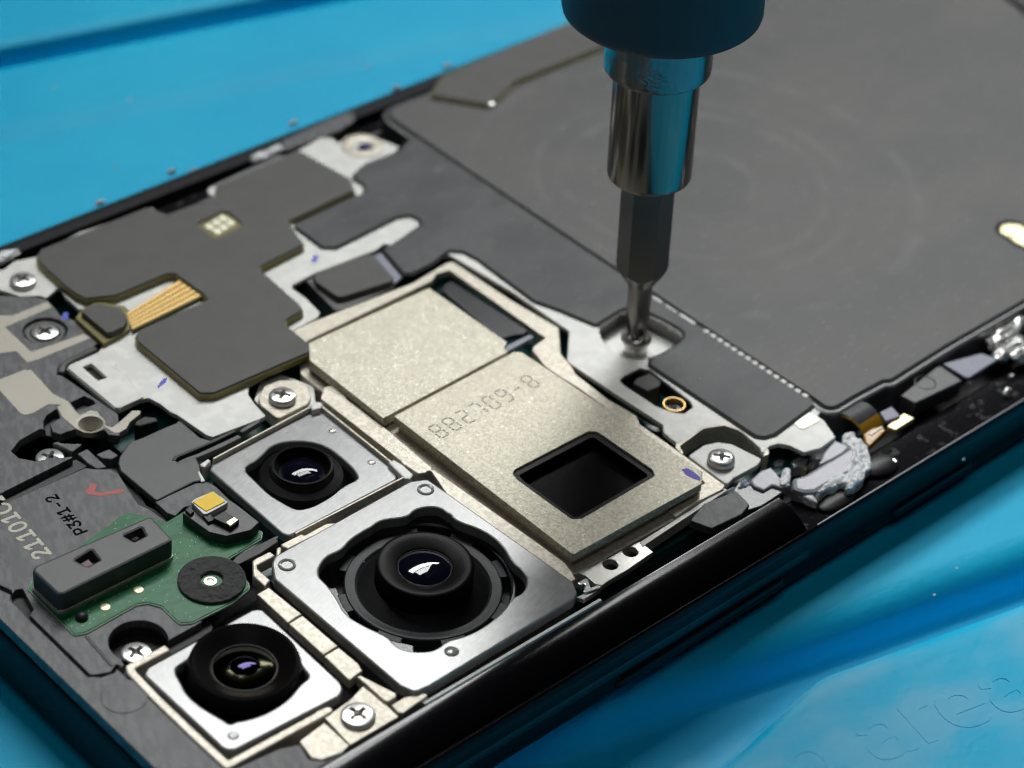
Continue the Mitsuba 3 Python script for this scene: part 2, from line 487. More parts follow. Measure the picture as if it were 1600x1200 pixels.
# ------------------------------------------------------------------ the phone: frame
PH = 'smartphone'
labels[PH] = {'label': 'opened black smartphone lying face down on the blue mat with its cameras and battery exposed', 'category': 'smartphone'}
OUT = box(-30.9, -17.1, 134, 57.3).buffer(-7).buffer(7, quad_segs=12)


def rim_loft(levels):
    rings = []
    base = OUT.buffer(-6, quad_segs=8)
    c0 = np.array(base.exterior.coords)[:-1]
    ls = loops(base, 0)[0]
    c, m = ls
    d = []
    for a, b, ma, mb in zip(c, np.roll(c, -1, 0), m, np.roll(m, -1, 0)):
        n = max(1, int(np.linalg.norm(b - a) / 1.5))
        d += [(a + (b - a) * i / n, ma + (mb - ma) * i / n) for i in range(n)]
    c, m = np.array([x[0] for x in d]), np.array([x[1] for x in d])
    m /= np.linalg.norm(m, axis=1, keepdims=True)
    V = np.vstack([np.column_stack([c + m * (6 - ins), np.full(len(c), z)]) for ins, z in levels])
    n = len(c)
    i, j = np.meshgrid(np.arange(len(levels) - 1), np.arange(n), indexing='ij')
    q = np.stack([i * n + j, i * n + (j + 1) % n, (i + 1) * n + (j + 1) % n, (i + 1) * n + j], -1).reshape(-1, 4)
    return trimesh.Trimesh(V, np.vstack([q[:, [0, 1, 2]], q[:, [0, 2, 3]]]), process=False)


add(PH, 'screen_glass', rim_loft([(6, 0.02), (1.9, 0.02), (1.1, 0.12), (0.55, 0.45), (0.22, 0.9), (0.2, 1.05), (0.6, 1.06)]), 'film_black', 50)
frame = add(PH, 'frame', rim_loft([(0.6, 1.07), (0.12, 1.10), (0.0, 1.5), (-0.02, 3.2), (0.0, 5.0), (0.06, 5.5), (0.2, 5.86), (0.34, 5.96), (0.46, 5.92), (0.6, 5.7), (1.0, 5.35), (4.2, 5.2), (4.5, 5.1), (4.6, 3.4)]), 'frame_black', 40)
add(PH, 'worn_edge', prism(poly(strip_path([(29.5, -16.72), (134, -16.72)], 0.16), 0), 5.9, 6.0, 0.04), 'pouch', 35)  # pale strip: bare worn metal that also stands in for the lip's highlight
fy = -17.1
for x0, x1 in ((5.6, 25.6), (39.6, 50.8)):
    b = trimesh.creation.capsule(height=x1 - x0 - 1.5, radius=0.75, count=[16, 16])
    b.apply_transform(trimesh.transformations.rotation_matrix(math.pi / 2, [0, 1, 0]))
    b.apply_scale([1, 0.55, 1])
    b.apply_translation([x0 + 0.75 if b.bounds[0, 0] >= -0.76 else (x0 + x1) / 2, fy, 2.1])
    b.apply_translation([(x0 + x1) / 2 - b.bounds[:, 0].mean(), 0, 0])
    add(PH, 'side_button', b, 'frame_black', 50)
add(PH, 'midplate', prism(OUT.buffer(-4.3), 2.6, 3.4, 0), 'black_matte')
add(PH, 'mainboard', prism(box(-10, -10, 46, 50), 3.5, 4.6, 0), 'pcb_teal')


def rail(x0, x1, prof, name, bsdf, label=None, ends=(0, 0)):
    pr = np.array(prof)
    V = np.vstack([np.column_stack([np.full(len(pr), x0) + ends[0] * (pr[:, 1] - 5), pr]), np.column_stack([np.full(len(pr), x1) + ends[1] * (pr[:, 1] - 5), pr])])
    n = len(pr)
    i = np.arange(n - 1)
    F = [np.column_stack([i, i + n, i + n + 1]), np.column_stack([i, i + n + 1, i + 1])]
    t = mapbox_earcut.triangulate_float64(pr, np.array([n], np.uint32)).reshape(-1, 3).astype(int)
    m = trimesh.Trimesh(V, np.vstack(F + [t, t[:, ::-1] + n, [[n - 1, 2 * n - 1, n], [n - 1, n, 0]]]), process=False)
    m.fix_normals()
    return add(PH, name, m, bsdf, 40, label)


# the glossy raised rail beside the cameras, with its cut end, and its pale inner lip
rail(-29.5, 28.6, [(-17.0, 3.1), (-17.13, 3.15), (-17.12, 3.9), (-17.0, 4.6), (-16.7, 5.3), (-16.2, 5.85), (-15.5, 6.3), (-14.7, 6.6), (-13.8, 6.8), (-13.0, 6.88), (-12.85, 6.8), (-12.8, 3.1)], 'side_rail', 'rail_black', 'glossy black raised rail beside the cameras, ending in a cut edge')
rail(-11.0, 7.6, [(-13.0, 5.6), (-13.0, 6.95), (-12.92, 7.06), (-12.74, 7.08), (-12.62, 7.0), (-12.6, 5.6)], 'inner_lip', 'steel')
rail(-29.5, 134, [(57.25, 5.0), (57.2, 5.7), (56.9, 6.2), (56.3, 6.45), (55.6, 6.5), (55.0, 6.3), (54.6, 5.0)], 'side_rail', 'film_matte')
for pts in ([(29.54,55.27),(34.77,55.64),(39.00,55.67),(38.08,54.05),(35.46,53.43),(28.69,53.69)], [(18.11,52.77),(27.73,53.51),(28.21,52.59),(19.36,51.87)], [(-0.86,52.89),(4.37,53.81),(4.27,53.03),(-0.77,52.51)]):
    slab(PH, 'rim_strip', pts, 5.0, 6.9, 'plastic', 0.2)
for q in ((27.28,54.65), (-2.87,54.90), (26.24,54.67), (28.33,54.77), (-3.58,54.66)):
    add(PH, 'adhesive_crumb', lump((q[0], q[1], 6.5), (1.0, .5, .4), int(abs(q[0] * 10)), 0.6, 1.8, 3), 'glue', 35)
for q in ((18.22,58.08), (20.01,56.94), (33.53,58.27), (54.16,57.85), (46.72,57.45), (9.47,57.70)):
    add(PH, 'edge_chip', lump((q[0], q[1] + .2, 5.9), (.55, .3, .3), int(abs(q[0] * 10)), 0.5, 1.5, 2), 'lint', 30)

# ------------------------------------------------------------------ steel shield plate
pocket_z = 6.2
well = poly(chaikin([(33.19,13.51),(34.15,13.56),(36.75,13.84),(37.49,13.52),(38.22,11.90),(38.72,8.26),(38.05,7.62),(36.32,7.21),(33.77,7.25),(32.63,7.65),(31.67,8.73),(31.54,10.39),(32.29,12.46)], 3), 0.6)
slot = poly([(29.08,6.64),(29.83,6.88),(31.83,6.85),(32.34,6.09),(31.98,0.76),(31.58,0.00),(30.26,-0.17),(29.57,0.63),(29.04,2.09),(28.90,5.95)], 0.25)
shield_pts = [(-7.65,51.11),(-6.14,53.10),(-4.73,52.66),(-3.30,53.19),(-1.22,52.58),(4.20,53.55),(11.97,52.91),(12.23,51.04),(17.71,51.10),(18.70,52.33),(19.56,52.58),(29.65,52.81),(33.17,53.37),(33.96,52.49),(33.60,51.68),(35.47,51.74),(37.19,50.98),(37.60,49.90),(38.29,47.57),(37.71,47.07),(36.12,46.93),(39.77,45.60),(40.61,-7.25),(39.60,-7.62),(39.60,-8.33),(38.64,-10.57),(36.42,-10.79),(34.76,-10.28),(34.48,-8.91),(33.91,-8.13),(33.02,-7.88),(31.55,-8.29),(32.12,-7.53),(32.57,-4.50),(32.07,-3.29),(30.27,-2.59),(26.72,-2.86),(26.90,-0.91),(27.61,-0.17),(27.19,11.48),(30.54,14.71),(30.52,22.35),(29.76,30.44),(28.62,30.87),(25.99,35.33),(24.69,34.96),(17.57,35.42),(14.83,35.18),(14.50,34.83),(14.55,32.85),(14.17,30.37),(13.46,29.90),(10.84,29.69),(9.66,29.63),(9.75,29.75),(7.35,27.30),(6.99,26.29),(2.55,25.85),(1.62,24.79),(1.24,23.33),(0.97,21.47),(0.31,21.45),(-4.39,21.92),(-4.64,22.48),(-4.97,26.11),(-5.19,26.79),(-5.22,28.19),(-5.51,29.45),(-6.21,29.70),(-8.35,29.61),(-8.72,29.96),(-8.77,36.98),(-8.26,37.42),(-5.17,37.34),(-4.08,37.99),(-1.49,42.57),(-2.91,43.62),(-2.78,46.00),(-2.19,47.48),(-4.24,46.69),(-4.46,47.31),(-5.95,48.25),(-6.37,49.21),(-7.23,50.80)]
shield_plate = slab(PH, 'shield_plate', shield_pts, 6.6, 7.0, 'steel', 0.18, 0.08, [well, slot, poly([(-7.48,36.37),(-6.62,36.33),(-6.71,33.91),(-7.51,34.02)], 0.03), Point((35.53,49.26)).buffer(0.85)], 'bright steel shield plate with blue pen ticks')
slab(PH, 'plate_slot', [(-7.44,36.66),(-6.30,36.80),(-6.41,34.11),(-7.45,34.18)], 6.3, 6.62, 'ink_grey', 0.03, 0)
q = (35.37,49.74)
add(PH, 'screw_boss', lathe([(2.1, 6.98), (2.1, 7.12), (1.95, 7.22), (1.3, 7.22), (0.95, 7.1), (0.9, 6.4)], 40, (q[0], q[1], 0)), 'beige_metal', 40, 'empty screw boss at the far corner of the shield plate')
add(PH, 'screw_hole', lathe([(0.9, 6.4), (0.6, 6.35), (0, 6.3)], 24, (q[0], q[1], 0)), 'ink_blue', 40)
for pts in ([(-4.05,30.22),(-3.43,30.63),(-2.75,30.91),(-2.64,30.68),(-3.07,30.30),(-3.69,30.13),(-4.09,30.01)], [(18.60,37.13),(19.44,37.72),(19.80,37.58),(19.30,37.02),(18.56,36.63)]):
    slab(shield_plate, 'pen_mark', pts, 7.005, 7.03, 'ink_blue', 0.02, 0)
# step line pressed in the plate's lower half
slab(shield_plate, 'raised_step', [(-8.71,36.91),(-8.31,37.19),(-5.29,37.16),(-5.51,35.96),(-5.29,34.19),(-5.10,32.98),(-5.57,31.74),(-5.82,29.66),(-8.32,29.65),(-8.66,29.90)], 6.98, 7.14, 'steel', 0.2, 0.1, [poly([(-7.57,36.24),(-6.70,36.20),(-6.79,33.78),(-7.60,33.89)], 0.03)])
# screw tabs that stand lower than the plate
slab(PH, 'screw_tab', [(26.59,-4.24),(28.79,-4.04),(30.08,-4.50),(30.86,-5.44),(31.45,-8.44),(30.57,-8.78),(27.61,-8.71),(26.45,-8.98)], 6.2, 6.7, 'steel', 0.3, 0.08)
slab(PH, 'pocket_wall', offset_ring(poly([(26.72,-3.10),(30.17,-2.68),(31.91,-3.44),(32.48,-4.71),(32.18,-7.99),(30.84,-8.94),(26.13,-9.34),(25.90,-4.85)], 0.3), 0.45, 0.0).intersection(poly([(26.47,-1.89),(31.43,-1.47),(33.43,-2.98),(33.37,-7.80),(32.21,-8.62),(31.20,-8.37),(30.96,-5.29),(29.56,-4.22),(26.07,-3.97)], 0)), 5.2, 6.98, 'beige_metal', 0, 0.05)
slab(PH, 'screw_tab', [(2.16,24.08),(3.62,25.10),(5.26,24.94),(6.56,23.79),(6.56,22.54),(5.81,21.34),(5.08,20.85),(1.73,20.77),(1.70,23.21)], 6.3, 6.75, 'beige_metal', 0.35, 0.08)
slab(PH, 'screw_tab', [(2.07,24.52),(4.05,26.21),(6.16,26.07),(7.47,22.94),(5.83,20.65),(1.66,20.67)], 5.4, 6.3, 'steel', 0.35, 0.08)
slab(PH, 'solder_pad', [(37.18,-6.81),(39.29,-6.81),(39.36,-8.10),(38.98,-8.27),(37.12,-8.16),(36.87,-7.80)], 6.9, 7.1, 'pale_pad', 0.15, 0.05)

# ------------------------------------------------------------------ graphite and battery sheets
gpts = [(41.13,48.16),(37.34,46.48),(35.57,46.61),(33.57,46.70),(31.20,45.86),(30.74,45.39),(30.89,43.97),(30.28,43.09),(28.80,43.73),(22.01,43.92),(20.87,42.65),(20.81,38.08),(21.67,37.37),(29.66,37.88),(31.02,37.40),(31.27,36.38),(30.91,35.37),(26.42,34.40),(25.16,34.37),(24.19,30.36),(24.68,29.93),(27.37,30.04),(29.99,30.73),(31.05,29.79),(31.36,28.02),(31.05,19.68),(31.78,17.78),(30.96,20.14),(31.98,17.44),(33.03,13.78),(34.51,13.45),(34.46,11.57),(33.70,8.75),(33.55,7.07),(32.71,6.44),(32.91,-6.28),(33.33,-6.84),(34.33,-7.11),(39.36,-6.60),(40.27,-6.39),(41.07,-5.56),(41.04,8.23),(41.37,38.21)]
slab(PH, 'adhesive_film', gpts, 7.02, 7.12, 'film_matte', 0.2, 0.03, [well.buffer(0.05)], grow=0.28)
slab(PH, 'graphite_sheet', gpts, 7.12, 7.25, 'graphite', 0.25, 0.05, [well.buffer(0.3)], label='grey graphite heat sheet between the shield plate and the battery')
bpts = [(40.81,48.11),(40.87,51.66),(41.31,52.56),(42.57,53.04),(47.16,52.90),(67.36,54.03),(83.98,58.75),(114.36,61.46),(115.41,37.39),(115.14,30.96),(114.08,27.00),(110.93,15.69),(79.33,-7.63),(68.60,-8.04),(56.51,-8.09),(48.56,-8.39),(47.87,-7.99),(44.18,-7.90),(41.51,-7.95),(40.97,-7.67),(40.81,-7.20),(40.91,-5.45),(40.77,7.50),(40.72,24.41),(40.75,37.56)]
body = poly(bpts, 0.3)
add(PH, 'battery_pouch', prism(body.buffer(0.75), 3.4, 7.14, 0.3), 'pouch', 40)
add(PH, 'battery_edge', prism(body.buffer(0.26), 7.0, 7.26, 0.06), 'film_matte', 40)
battery = slab(PH, 'battery_sheet', bpts, 7.2, 7.45, 'battery', 0.3, 0.05, [poly([(75.83,1.14),(77.09,1.74),(78.35,1.48),(79.07,0.52),(78.75,-2.70),(75.89,-4.87),(75.29,-1.90),(75.53,0.28)], 0.3)], 'grey scuffed battery and charging coil sheet')
slab(battery, 'contact_label', [(76.15,0.75),(77.09,1.23),(78.04,0.97),(78.67,0.21),(78.35,-3.01),(76.50,-4.42),(75.92,-1.66)], 7.3, 7.42, 'gold_pale', 0.3, 0.03, label='pale gold label at the right edge')
add(battery, 'contact_print', place_text('B', 0.9, (76.48,-1.02), (0.2, 1), 7.42), 'ink_grey', 30)
d0, d1 = np.array((40.45,7.12)), np.array((40.63,-5.74))
for i in range(15):
    a, b = d0 + (d1 - d0) * i / 15, d0 + (d1 - d0) * (i + 0.62) / 15
    add(PH, 'tape_dash', prism(poly(strip_path([a, b], 0.42), 0.04), 7.24, 7.30, 0.02), 'ceramic', 30)
a0, a1 = np.array((40.34,13.65)), np.array((40.43,8.29))
for s, e, w in ((0, .22, .3), (.3, .58, .2), (.64, 1.0, .34)):
    add(PH, 'tape_dash', prism(poly(strip_path([a0 + (a1 - a0) * s, a0 + (a1 - a0) * e], w), 0.04), 7.24, 7.29, 0.02), 'ceramic', 30)
slab(PH, 'coil_tail', [(116.74,33.11),(115.25,24.22),(111.31,10.74),(128.49,10.67),(139.68,36.86),(118.20,39.60)], 6.9, 7.3, 'graphite', 0.3, 0.08)
# scuffs and a tar-like smear on the graphite
for pts in ([(38.28,42.17),(39.29,42.12),(39.09,41.59),(37.92,41.31),(37.80,41.62)], [(32.46,40.40),(33.08,40.09),(32.86,39.68),(32.27,39.89)], [(29.56,41.63),(31.32,41.01),(29.87,41.10)], [(34.40,39.23),(34.83,39.13),(34.37,38.90)], [(36.62,38.50),(37.21,38.42),(37.13,38.04),(36.59,38.17)]):
    slab(PH, 'smear', pts, 7.252, 7.27, 'cover_plastic', 0.02, 0)

# ------------------------------------------------------------------ antenna pad with its flex tail
apts = [(-1.80,51.66),(-0.90,52.35),(10.97,52.32),(11.77,50.24),(17.13,50.03),(18.63,51.53),(28.92,51.78),(29.78,44.95),(28.75,43.17),(20.43,42.72),(20.09,42.38),(19.11,38.90),(13.59,38.43),(13.25,38.04),(12.72,31.48),(12.45,30.80),(10.37,30.56),(9.74,29.91),(9.76,28.66),(9.65,26.27),(9.44,25.95),(8.87,25.58),(-0.88,25.91),(-1.34,26.01),(-2.15,26.62),(-2.15,28.61),(-2.07,35.71),(-1.69,36.53),(-0.94,36.97),(6.61,37.01),(6.82,37.94),(6.68,41.21),(6.66,42.24),(6.09,42.54),(0.44,42.51),(-2.00,43.66),(-2.30,44.84),(-2.37,46.23),(-2.12,50.71)]
apad = poly(apts, 0.22)
window = poly([(13.03,47.25),(13.54,47.46),(16.29,47.68),(16.72,47.16),(16.60,45.16),(16.27,44.57),(13.25,44.31),(12.95,44.52)], 0.12)
add(PH, 'antenna_pad', prism(apad.difference(window), 7.6, 7.8, 0.05), 'pad', 35, 'dark grey charging antenna pad with olive edge')
add(PH + '__antenna_pad', 'olive_core', prism(apad.buffer(0.13), 7.03, 7.58, 0.08), 'olive', 35)
wx, wy = np.array((16.16,47.50)), np.array((16.31,45.23)) - np.array((16.16,47.50))
wl = np.array((13.61,46.94)) - wx
for i in range(3):
    for j in range(2):
        c = wx + wl * (i * 0.36 + 0.02) + wy * (j * 0.46 + 0.04)
        q = [c, c + wl * 0.28, c + wl * 0.28 + wy * 0.38, c + wy * 0.38]
        add(PH + '__antenna_pad', 'contact', prism(poly(q, 0.02), 7.5, 7.64 + 0.02 * ((i + j) % 2), 0.02), 'pale_pad', 30)
fl = [np.array(p) for p in [(6.86,41.45),(7.06,38.20),(-1.27,37.71),(-0.24,40.05)]]
add(PH + '__antenna_pad', 'flex_tail', prism(poly([fl[0] + (fl[0] - fl[3]) * .12, fl[1] + (fl[1] - fl[2]) * .12, fl[2], fl[3]], 0.05), 7.25, 7.45, 0.02), 'olive', 35)
for i in range(5):
    s, e = (i + 0.10) / 5, (i + 0.80) / 5
    q = [fl[0] + (fl[1] - fl[0]) * s, fl[0] + (fl[1] - fl[0]) * e, fl[3] + (fl[2] - fl[3]) * e, fl[3] + (fl[2] - fl[3]) * s]
    add(PH + '__antenna_pad', 'gold_trace', prism(poly(q, 0.03), 7.44, 7.50, 0.02), 'gold', 30)
for i in range(4):
    a = fl[0] + (fl[1] - fl[0]) * (i + 0.96) / 5
    b = fl[3] + (fl[2] - fl[3]) * (i + 0.96) / 5
    dots = [prism(Point(a + (b - a) * t).buffer(0.055, quad_segs=3), 7.44, 7.49, 0) for t in np.linspace(.06, .97, 26)]
    add(PH + '__antenna_pad', 'via_row', dots, 'amber', 30)
    labels[[x for x in scene if x.startswith(PH + '__antenna_pad__via_row')][-1]] = {'kind': 'stuff'}
slab(PH, 'connector_base', [(-4.24,42.18),(-3.26,42.80),(-1.58,43.11),(-1.02,42.81),(0.34,41.05),(0.26,40.20),(-1.35,37.96),(-4.02,37.59),(-4.50,37.51),(-4.44,38.19)], 6.9, 7.45, 'olive', 0.15, 0.1)
slab(PH, 'connector_cover', [(-3.66,42.06),(-2.17,42.31),(-1.57,42.05),(-0.60,40.32),(-0.91,38.98),(-1.16,38.57),(-1.97,37.98),(-3.32,37.95),(-3.69,38.15)], 7.4, 8.0, 'pad', 0.15, 0.08, label='small dark connector cover at the end of the gold flex')
# antenna tail lying on the far end of the battery
tail = [(46.61,52.11),(50.35,54.35),(69.04,54.84),(81.72,55.57),(76.65,48.57),(68.72,49.02),(55.35,49.11),(52.41,47.88),(50.11,47.33)]
add(PH, 'antenna_tail', prism(poly(tail, 0.2), 7.75, 7.95, 0.05), 'pad', 35, 'dark antenna tail running under the screwdriver')
add(PH + '__antenna_tail', 'olive_core', prism(poly(tail, 0.2).buffer(0.2), 7.46, 7.73, 0.05), 'olive', 35)
q = (50.68,47.33)
add(PH, 'solder_blob', lump((q[0], q[1], 7.55), (.5, .5, .35), 3, 0.2), 'foil', 40)
for pts in ([(11.61,52.89),(12.13,50.75),(11.55,50.75),(11.24,52.23)], [(17.77,51.98),(18.69,52.39),(18.40,51.31),(17.68,50.75),(17.48,51.11)], [(29.25,43.74),(30.21,44.36),(30.30,43.42),(29.27,42.65),(28.83,42.87)], [(20.52,42.82),(21.04,43.07),(20.77,42.22),(20.24,41.86)]):
    slab(PH, 'plate_lug', pts, 6.6, 7.3, 'steel', 0.12, 0.1)

# ------------------------------------------------------------------ foam connector in the well beside the pad
slab(PH, 'foam_connector', [(17.18,35.10),(23.37,34.58),(23.72,34.12),(22.81,30.18),(22.35,29.92),(17.26,30.72),(16.71,31.05),(16.60,33.94)], 6.7, 7.3, 'pad', 0.15, 0.1, label='dark padded connector in the opening beside the telephoto camera')
slab(PH, 'connector_body', [(16.55,35.61),(17.55,35.67),(24.16,35.47),(23.28,30.68),(22.34,29.59),(16.18,29.66),(15.69,30.21)], 4.7, 6.7, 'cover_plastic', 0.15, 0.15)
slab(PH, 'flex_strip', [(23.66,34.46),(24.91,34.49),(24.26,30.41),(22.57,29.86)], 6.6, 6.9, 'flex_violet', 0.1, 0.04)

# ------------------------------------------------------------------ telephoto camera
TC = PH + '__telephoto_camera'
labels[TC] = {'label': 'long champagne metal telephoto camera with a square black window'}
up_p = poly([(9.60,26.43),(23.79,26.43),(23.91,15.98),(23.09,15.48),(23.04,14.85),(7.96,14.30),(8.08,24.39)], 0.12)
lo_p = poly([(8.76,13.88),(23.30,14.41),(23.95,13.67),(23.95,-6.53),(23.80,-6.91),(23.38,-7.09),(23.76,-8.36),(23.18,-8.57),(8.91,-8.47),(8.64,-8.33)], 0.1)
lo_p = poly([(8.76,13.88),(23.30,14.41),(23.83,13.94),(24.70,-7.54),(23.49,-8.62),(8.80,-8.43),(8.65,-8.22)], 0.1)
wz = poly([(11.67,1.98),(12.20,2.30),(20.67,2.23),(21.33,1.80),(21.47,-4.81),(21.00,-5.44),(12.34,-5.62),(11.63,-5.18),(11.48,1.16)], 0.35)
add(TC, 'prism_cover', prism(up_p, 7.0, 7.95, 0.06), 'nickel_grain')
add(TC, 'main_cover', prism(lo_p.difference(wz), 7.35, 8.1, 0.07), 'nickel_grain')
add(TC, 'cover_skirt', prism(lo_p.buffer(-0.35, join_style=2).difference(wz.buffer(.3)), 6.55, 7.36, 0.1), 'beige_metal')
add(TC, 'body', [prism(unary_union([lo_p, up_p]).buffer(-0.7, join_style=2).difference(wz.buffer(.3)), 3.5, 6.6, 0.1)], 'beige_metal')
add(TC, 'tray', prism(unary_union([lo_p, up_p]).buffer(0.75, join_style=2).difference(unary_union([lo_p, up_p]).buffer(-0.75, join_style=2)), 5.0, 6.6, 0.05), 'beige_metal')
add(TC, 'window_frame', prism(wz.buffer(0.28).difference(wz.buffer(-0.55)), 6.2, 7.85, 0.05), 'lens_black')
add(TC, 'window_glass', prism(wz.buffer(0.1), 6.6, 6.9, 0), 'window_black')
seg = {'0': 'abcdef', '2': 'abged', '7': 'abc', '8': 'abcdefg', '9': 'abcdfg', '-': 'g'}
e1, e2 = np.array((9.94,11.28)), np.array((21.81,11.63))
ex = (e2 - e1) / np.linalg.norm(e2 - e1)
ey = np.array([-ex[1], ex[0]])
o = np.array((10.03,9.12))
pitch = np.linalg.norm(np.array((22.21,9.36)) - o) / 7.75
dashes = []
wd, hd = pitch * 0.56, pitch * 1.12
ends = dict(a=((0.1, 1), (.9, 1)), g=((.1, .5), (.9, .5)), d=((.1, 0), (.9, 0)), f=((0, .95), (0, .55)), b=((1, .95), (1, .55)), e=((0, .45), (0, .05)), c=((1, .45), (1, .05)))
for i, ch in enumerate('882709-8'):
    for sgm in seg[ch]:
        (xa, ya), (xb, yb) = ends[sgm]
        A = o + ex * (i * pitch + xa * wd) + ey * ya * hd
        B = o + ex * (i * pitch + xb * wd) + ey * yb * hd
        if i == 0:
            pass
        nd = 3 if sgm in 'agd' else 2
        for t in range(nd):
            p0, p1 = A + (B - A) * (t + .06) / nd, A + (B - A) * (t + .86) / nd
            dashes.append(prism(strip_path([p0, p1], 0.125), 8.1, 8.112, 0))
add(TC, 'serial_print', dashes, 'ink_grey', 30, 'dotted serial 882709-8 on the metal cover')
slab(TC, 'pen_mark', [(23.44,-6.27),(23.96,-6.40),(24.08,-6.99),(23.96,-8.05),(23.60,-8.27),(23.39,-7.78),(23.22,-7.00)], 8.09, 8.12, 'ink_violet', 0.05, 0, label='violet pen mark at the corner of the cover')
# dark flex beside the prism cover and its spring
slab(PH, 'prism_flex', [(25.56,26.68),(26.50,27.18),(27.24,27.03),(27.78,16.17),(28.22,17.17),(26.90,16.82),(25.73,17.69),(24.77,17.46)], 6.5, 6.9, 'film_black', 0.15, 0.15)
slab(PH, 'spring_clip', [(23.76,16.38),(26.24,16.41),(27.20,16.37),(27.23,15.87),(24.88,15.74),(23.65,15.73)], 6.8, 7.1, 'flex_violet', 0.06, 0.05)

# ------------------------------------------------------------------ camera bracket (beige metal) around the cameras
CB = PH + '__camera_bracket'
ring_out = poly([(10.17,29.98),(24.02,28.99),(28.72,29.55),(29.41,29.33),(29.67,21.42),(30.22,15.69),(27.63,12.72),(27.23,10.99),(26.67,9.77),(26.43,5.45),(26.78,2.19),(26.19,1.23),(26.23,-1.90),(26.12,-9.02),(25.66,-9.33),(22.66,-9.16),(15.15,-9.74),(7.27,-8.85),(7.16,14.23),(8.05,26.21),(8.77,28.23)], 0.1)
ring_in = poly([(9.88,27.41),(10.75,27.80),(25.73,28.13),(26.90,28.75),(28.22,28.42),(28.16,15.51),(28.53,15.42),(26.38,15.07),(25.93,14.73),(25.17,12.09),(25.24,10.22),(25.41,8.47),(25.43,4.19),(25.10,2.61),(25.56,0.60),(25.08,-7.08),(24.90,-7.76),(8.50,-8.84),(7.51,14.64),(8.86,26.15)], 0.1)
add(CB, 'upper_frame', prism(ring_out.difference(ring_in.buffer(0.02)).intersection(Polygon([(9.54,30.11),(26.13,35.48),(36.02,28.28),(30.98,-6.52),(25.94,-11.21),(19.70,-9.73),(20.19,-4.73),(21.43,14.19),(26.39,27.53),(8.99,25.80)])), 6.3, 6.9, 0.08), 'beige_metal')
slab(CB, 'centre_bar', [(6.01,20.33),(7.23,21.38),(8.14,21.12),(8.23,19.93),(7.79,18.85),(7.84,13.16),(7.52,6.91),(8.12,-4.75),(8.20,-8.13),(7.88,-9.14),(7.53,-10.02),(6.19,-9.93),(6.18,3.88),(7.25,7.41),(6.67,7.26),(6.11,7.53),(5.93,9.27),(6.02,9.79)], 6.0, 7.25, 'beige_metal', 0.2, 0.08)
tab = poly([(15.51,-9.43),(15.46,-11.10),(12.20,-11.34),(9.93,-11.33),(9.18,-11.41),(8.90,-10.89),(8.99,-9.76),(8.37,-8.07),(9.79,-9.17),(11.50,-9.28)], 0.12)
for q in ((11.54,-9.98), (13.95,-9.87)):
    tab = tab.difference(Point(q).buffer(0.62))
add(CB, 'mount_tab', prism(tab, 6.1, 6.6, 0.08), 'steel_plain', label='steel tab with two round holes')
add(PH, 'ground_spring', [prism(poly(strip_path([(7.62,-10.32),(8.40,-10.32),(8.03,-10.93),(7.49,-11.26),(8.80,-11.53)], 0.45), 0), 6.3, 6.9, 0.1), prism(poly([(6.53,-11.13),(8.55,-11.35),(9.10,-11.48),(8.78,-11.69),(6.80,-11.77)], 0.1), 6.3, 6.7, 0.08)], 'screw_steel', 40)
slab(CB, 'front_bar', [(15.33,-9.59),(25.96,-9.09),(26.04,-9.48),(15.14,-10.13)], 5.6, 6.7, 'steel', 0.03, 0.06)
wall = poly(strip_path([(-22.51,3.63),(-25.96,3.65),(-26.21,3.18),(-26.37,-0.17),(-26.42,-4.41),(-26.37,-8.76),(-17.17,-8.99),(-18.06,-8.89)], 0.75), 0.08)
add(CB, 'lower_wall', prism(wall, 5.4, 7.2, 0.14), 'beige_metal')
for pts in ([(-13.57,4.19),(-12.31,4.24),(-12.19,0.27),(-13.69,0.16)], [(-13.70,0.05),(-12.24,0.13),(-12.24,-4.20),(-13.77,-4.25)], [(-13.81,-4.39),(-12.29,-4.34),(-12.24,-6.62),(-12.50,-7.43),(-13.18,-7.48),(-13.92,-7.62),(-13.96,-7.30)]):
    slab(CB, 'pad_tile', pts, 6.3, 7.2, 'beige_metal', 0.06, 0.10)
slab(CB, 'corner_hook', [(-11.22,7.36),(-9.79,7.34),(-9.75,6.73),(-10.11,6.62),(-11.64,6.61),(-11.82,6.28),(-11.84,4.64),(-12.67,4.29),(-12.64,5.85),(-11.59,7.29)], 6.4, 7.4, 'beige_metal', 0.1, 0.12)
slab(CB, 'corner_hook', [(-13.32,-7.64),(-12.99,-7.76),(-12.09,-10.91),(-12.44,-11.20),(-13.17,-11.19),(-13.35,-10.91)], 6.4, 7.3, 'beige_metal', 0.08, 0.1)
slab(CB, 'corner_hook', [(-13.12,-11.40),(-11.86,-11.40),(-10.23,-11.97),(-10.26,-12.43),(-12.95,-12.66),(-13.19,-12.33)], 6.2, 7.1, 'beige_metal', 0.08, 0.1)
slab(CB, 'screw_seat', [(-17.77,-9.30),(-15.08,-9.03),(-13.39,-8.50),(-13.22,-10.78),(-13.35,-12.65),(-18.08,-12.64)], 6.2, 7.0, 'beige_metal', 0.1, 0.08)
slab(CB, 'screw_seat', [(-20.71,-9.95),(-18.01,-9.60),(-18.05,-12.60),(-19.01,-12.79),(-20.54,-12.45),(-21.05,-11.85)], 6.2, 6.95, 'beige_metal', 0.15, 0.1)
slab(CB, 'top_bar', [(-8.54,7.53),(-6.41,7.48),(-6.38,7.22),(-4.02,7.26),(-2.93,6.54),(-5.70,6.63),(-8.42,6.71),(-8.62,7.17)], 6.3, 7.35, 'beige_metal', 0.06, 0.12)
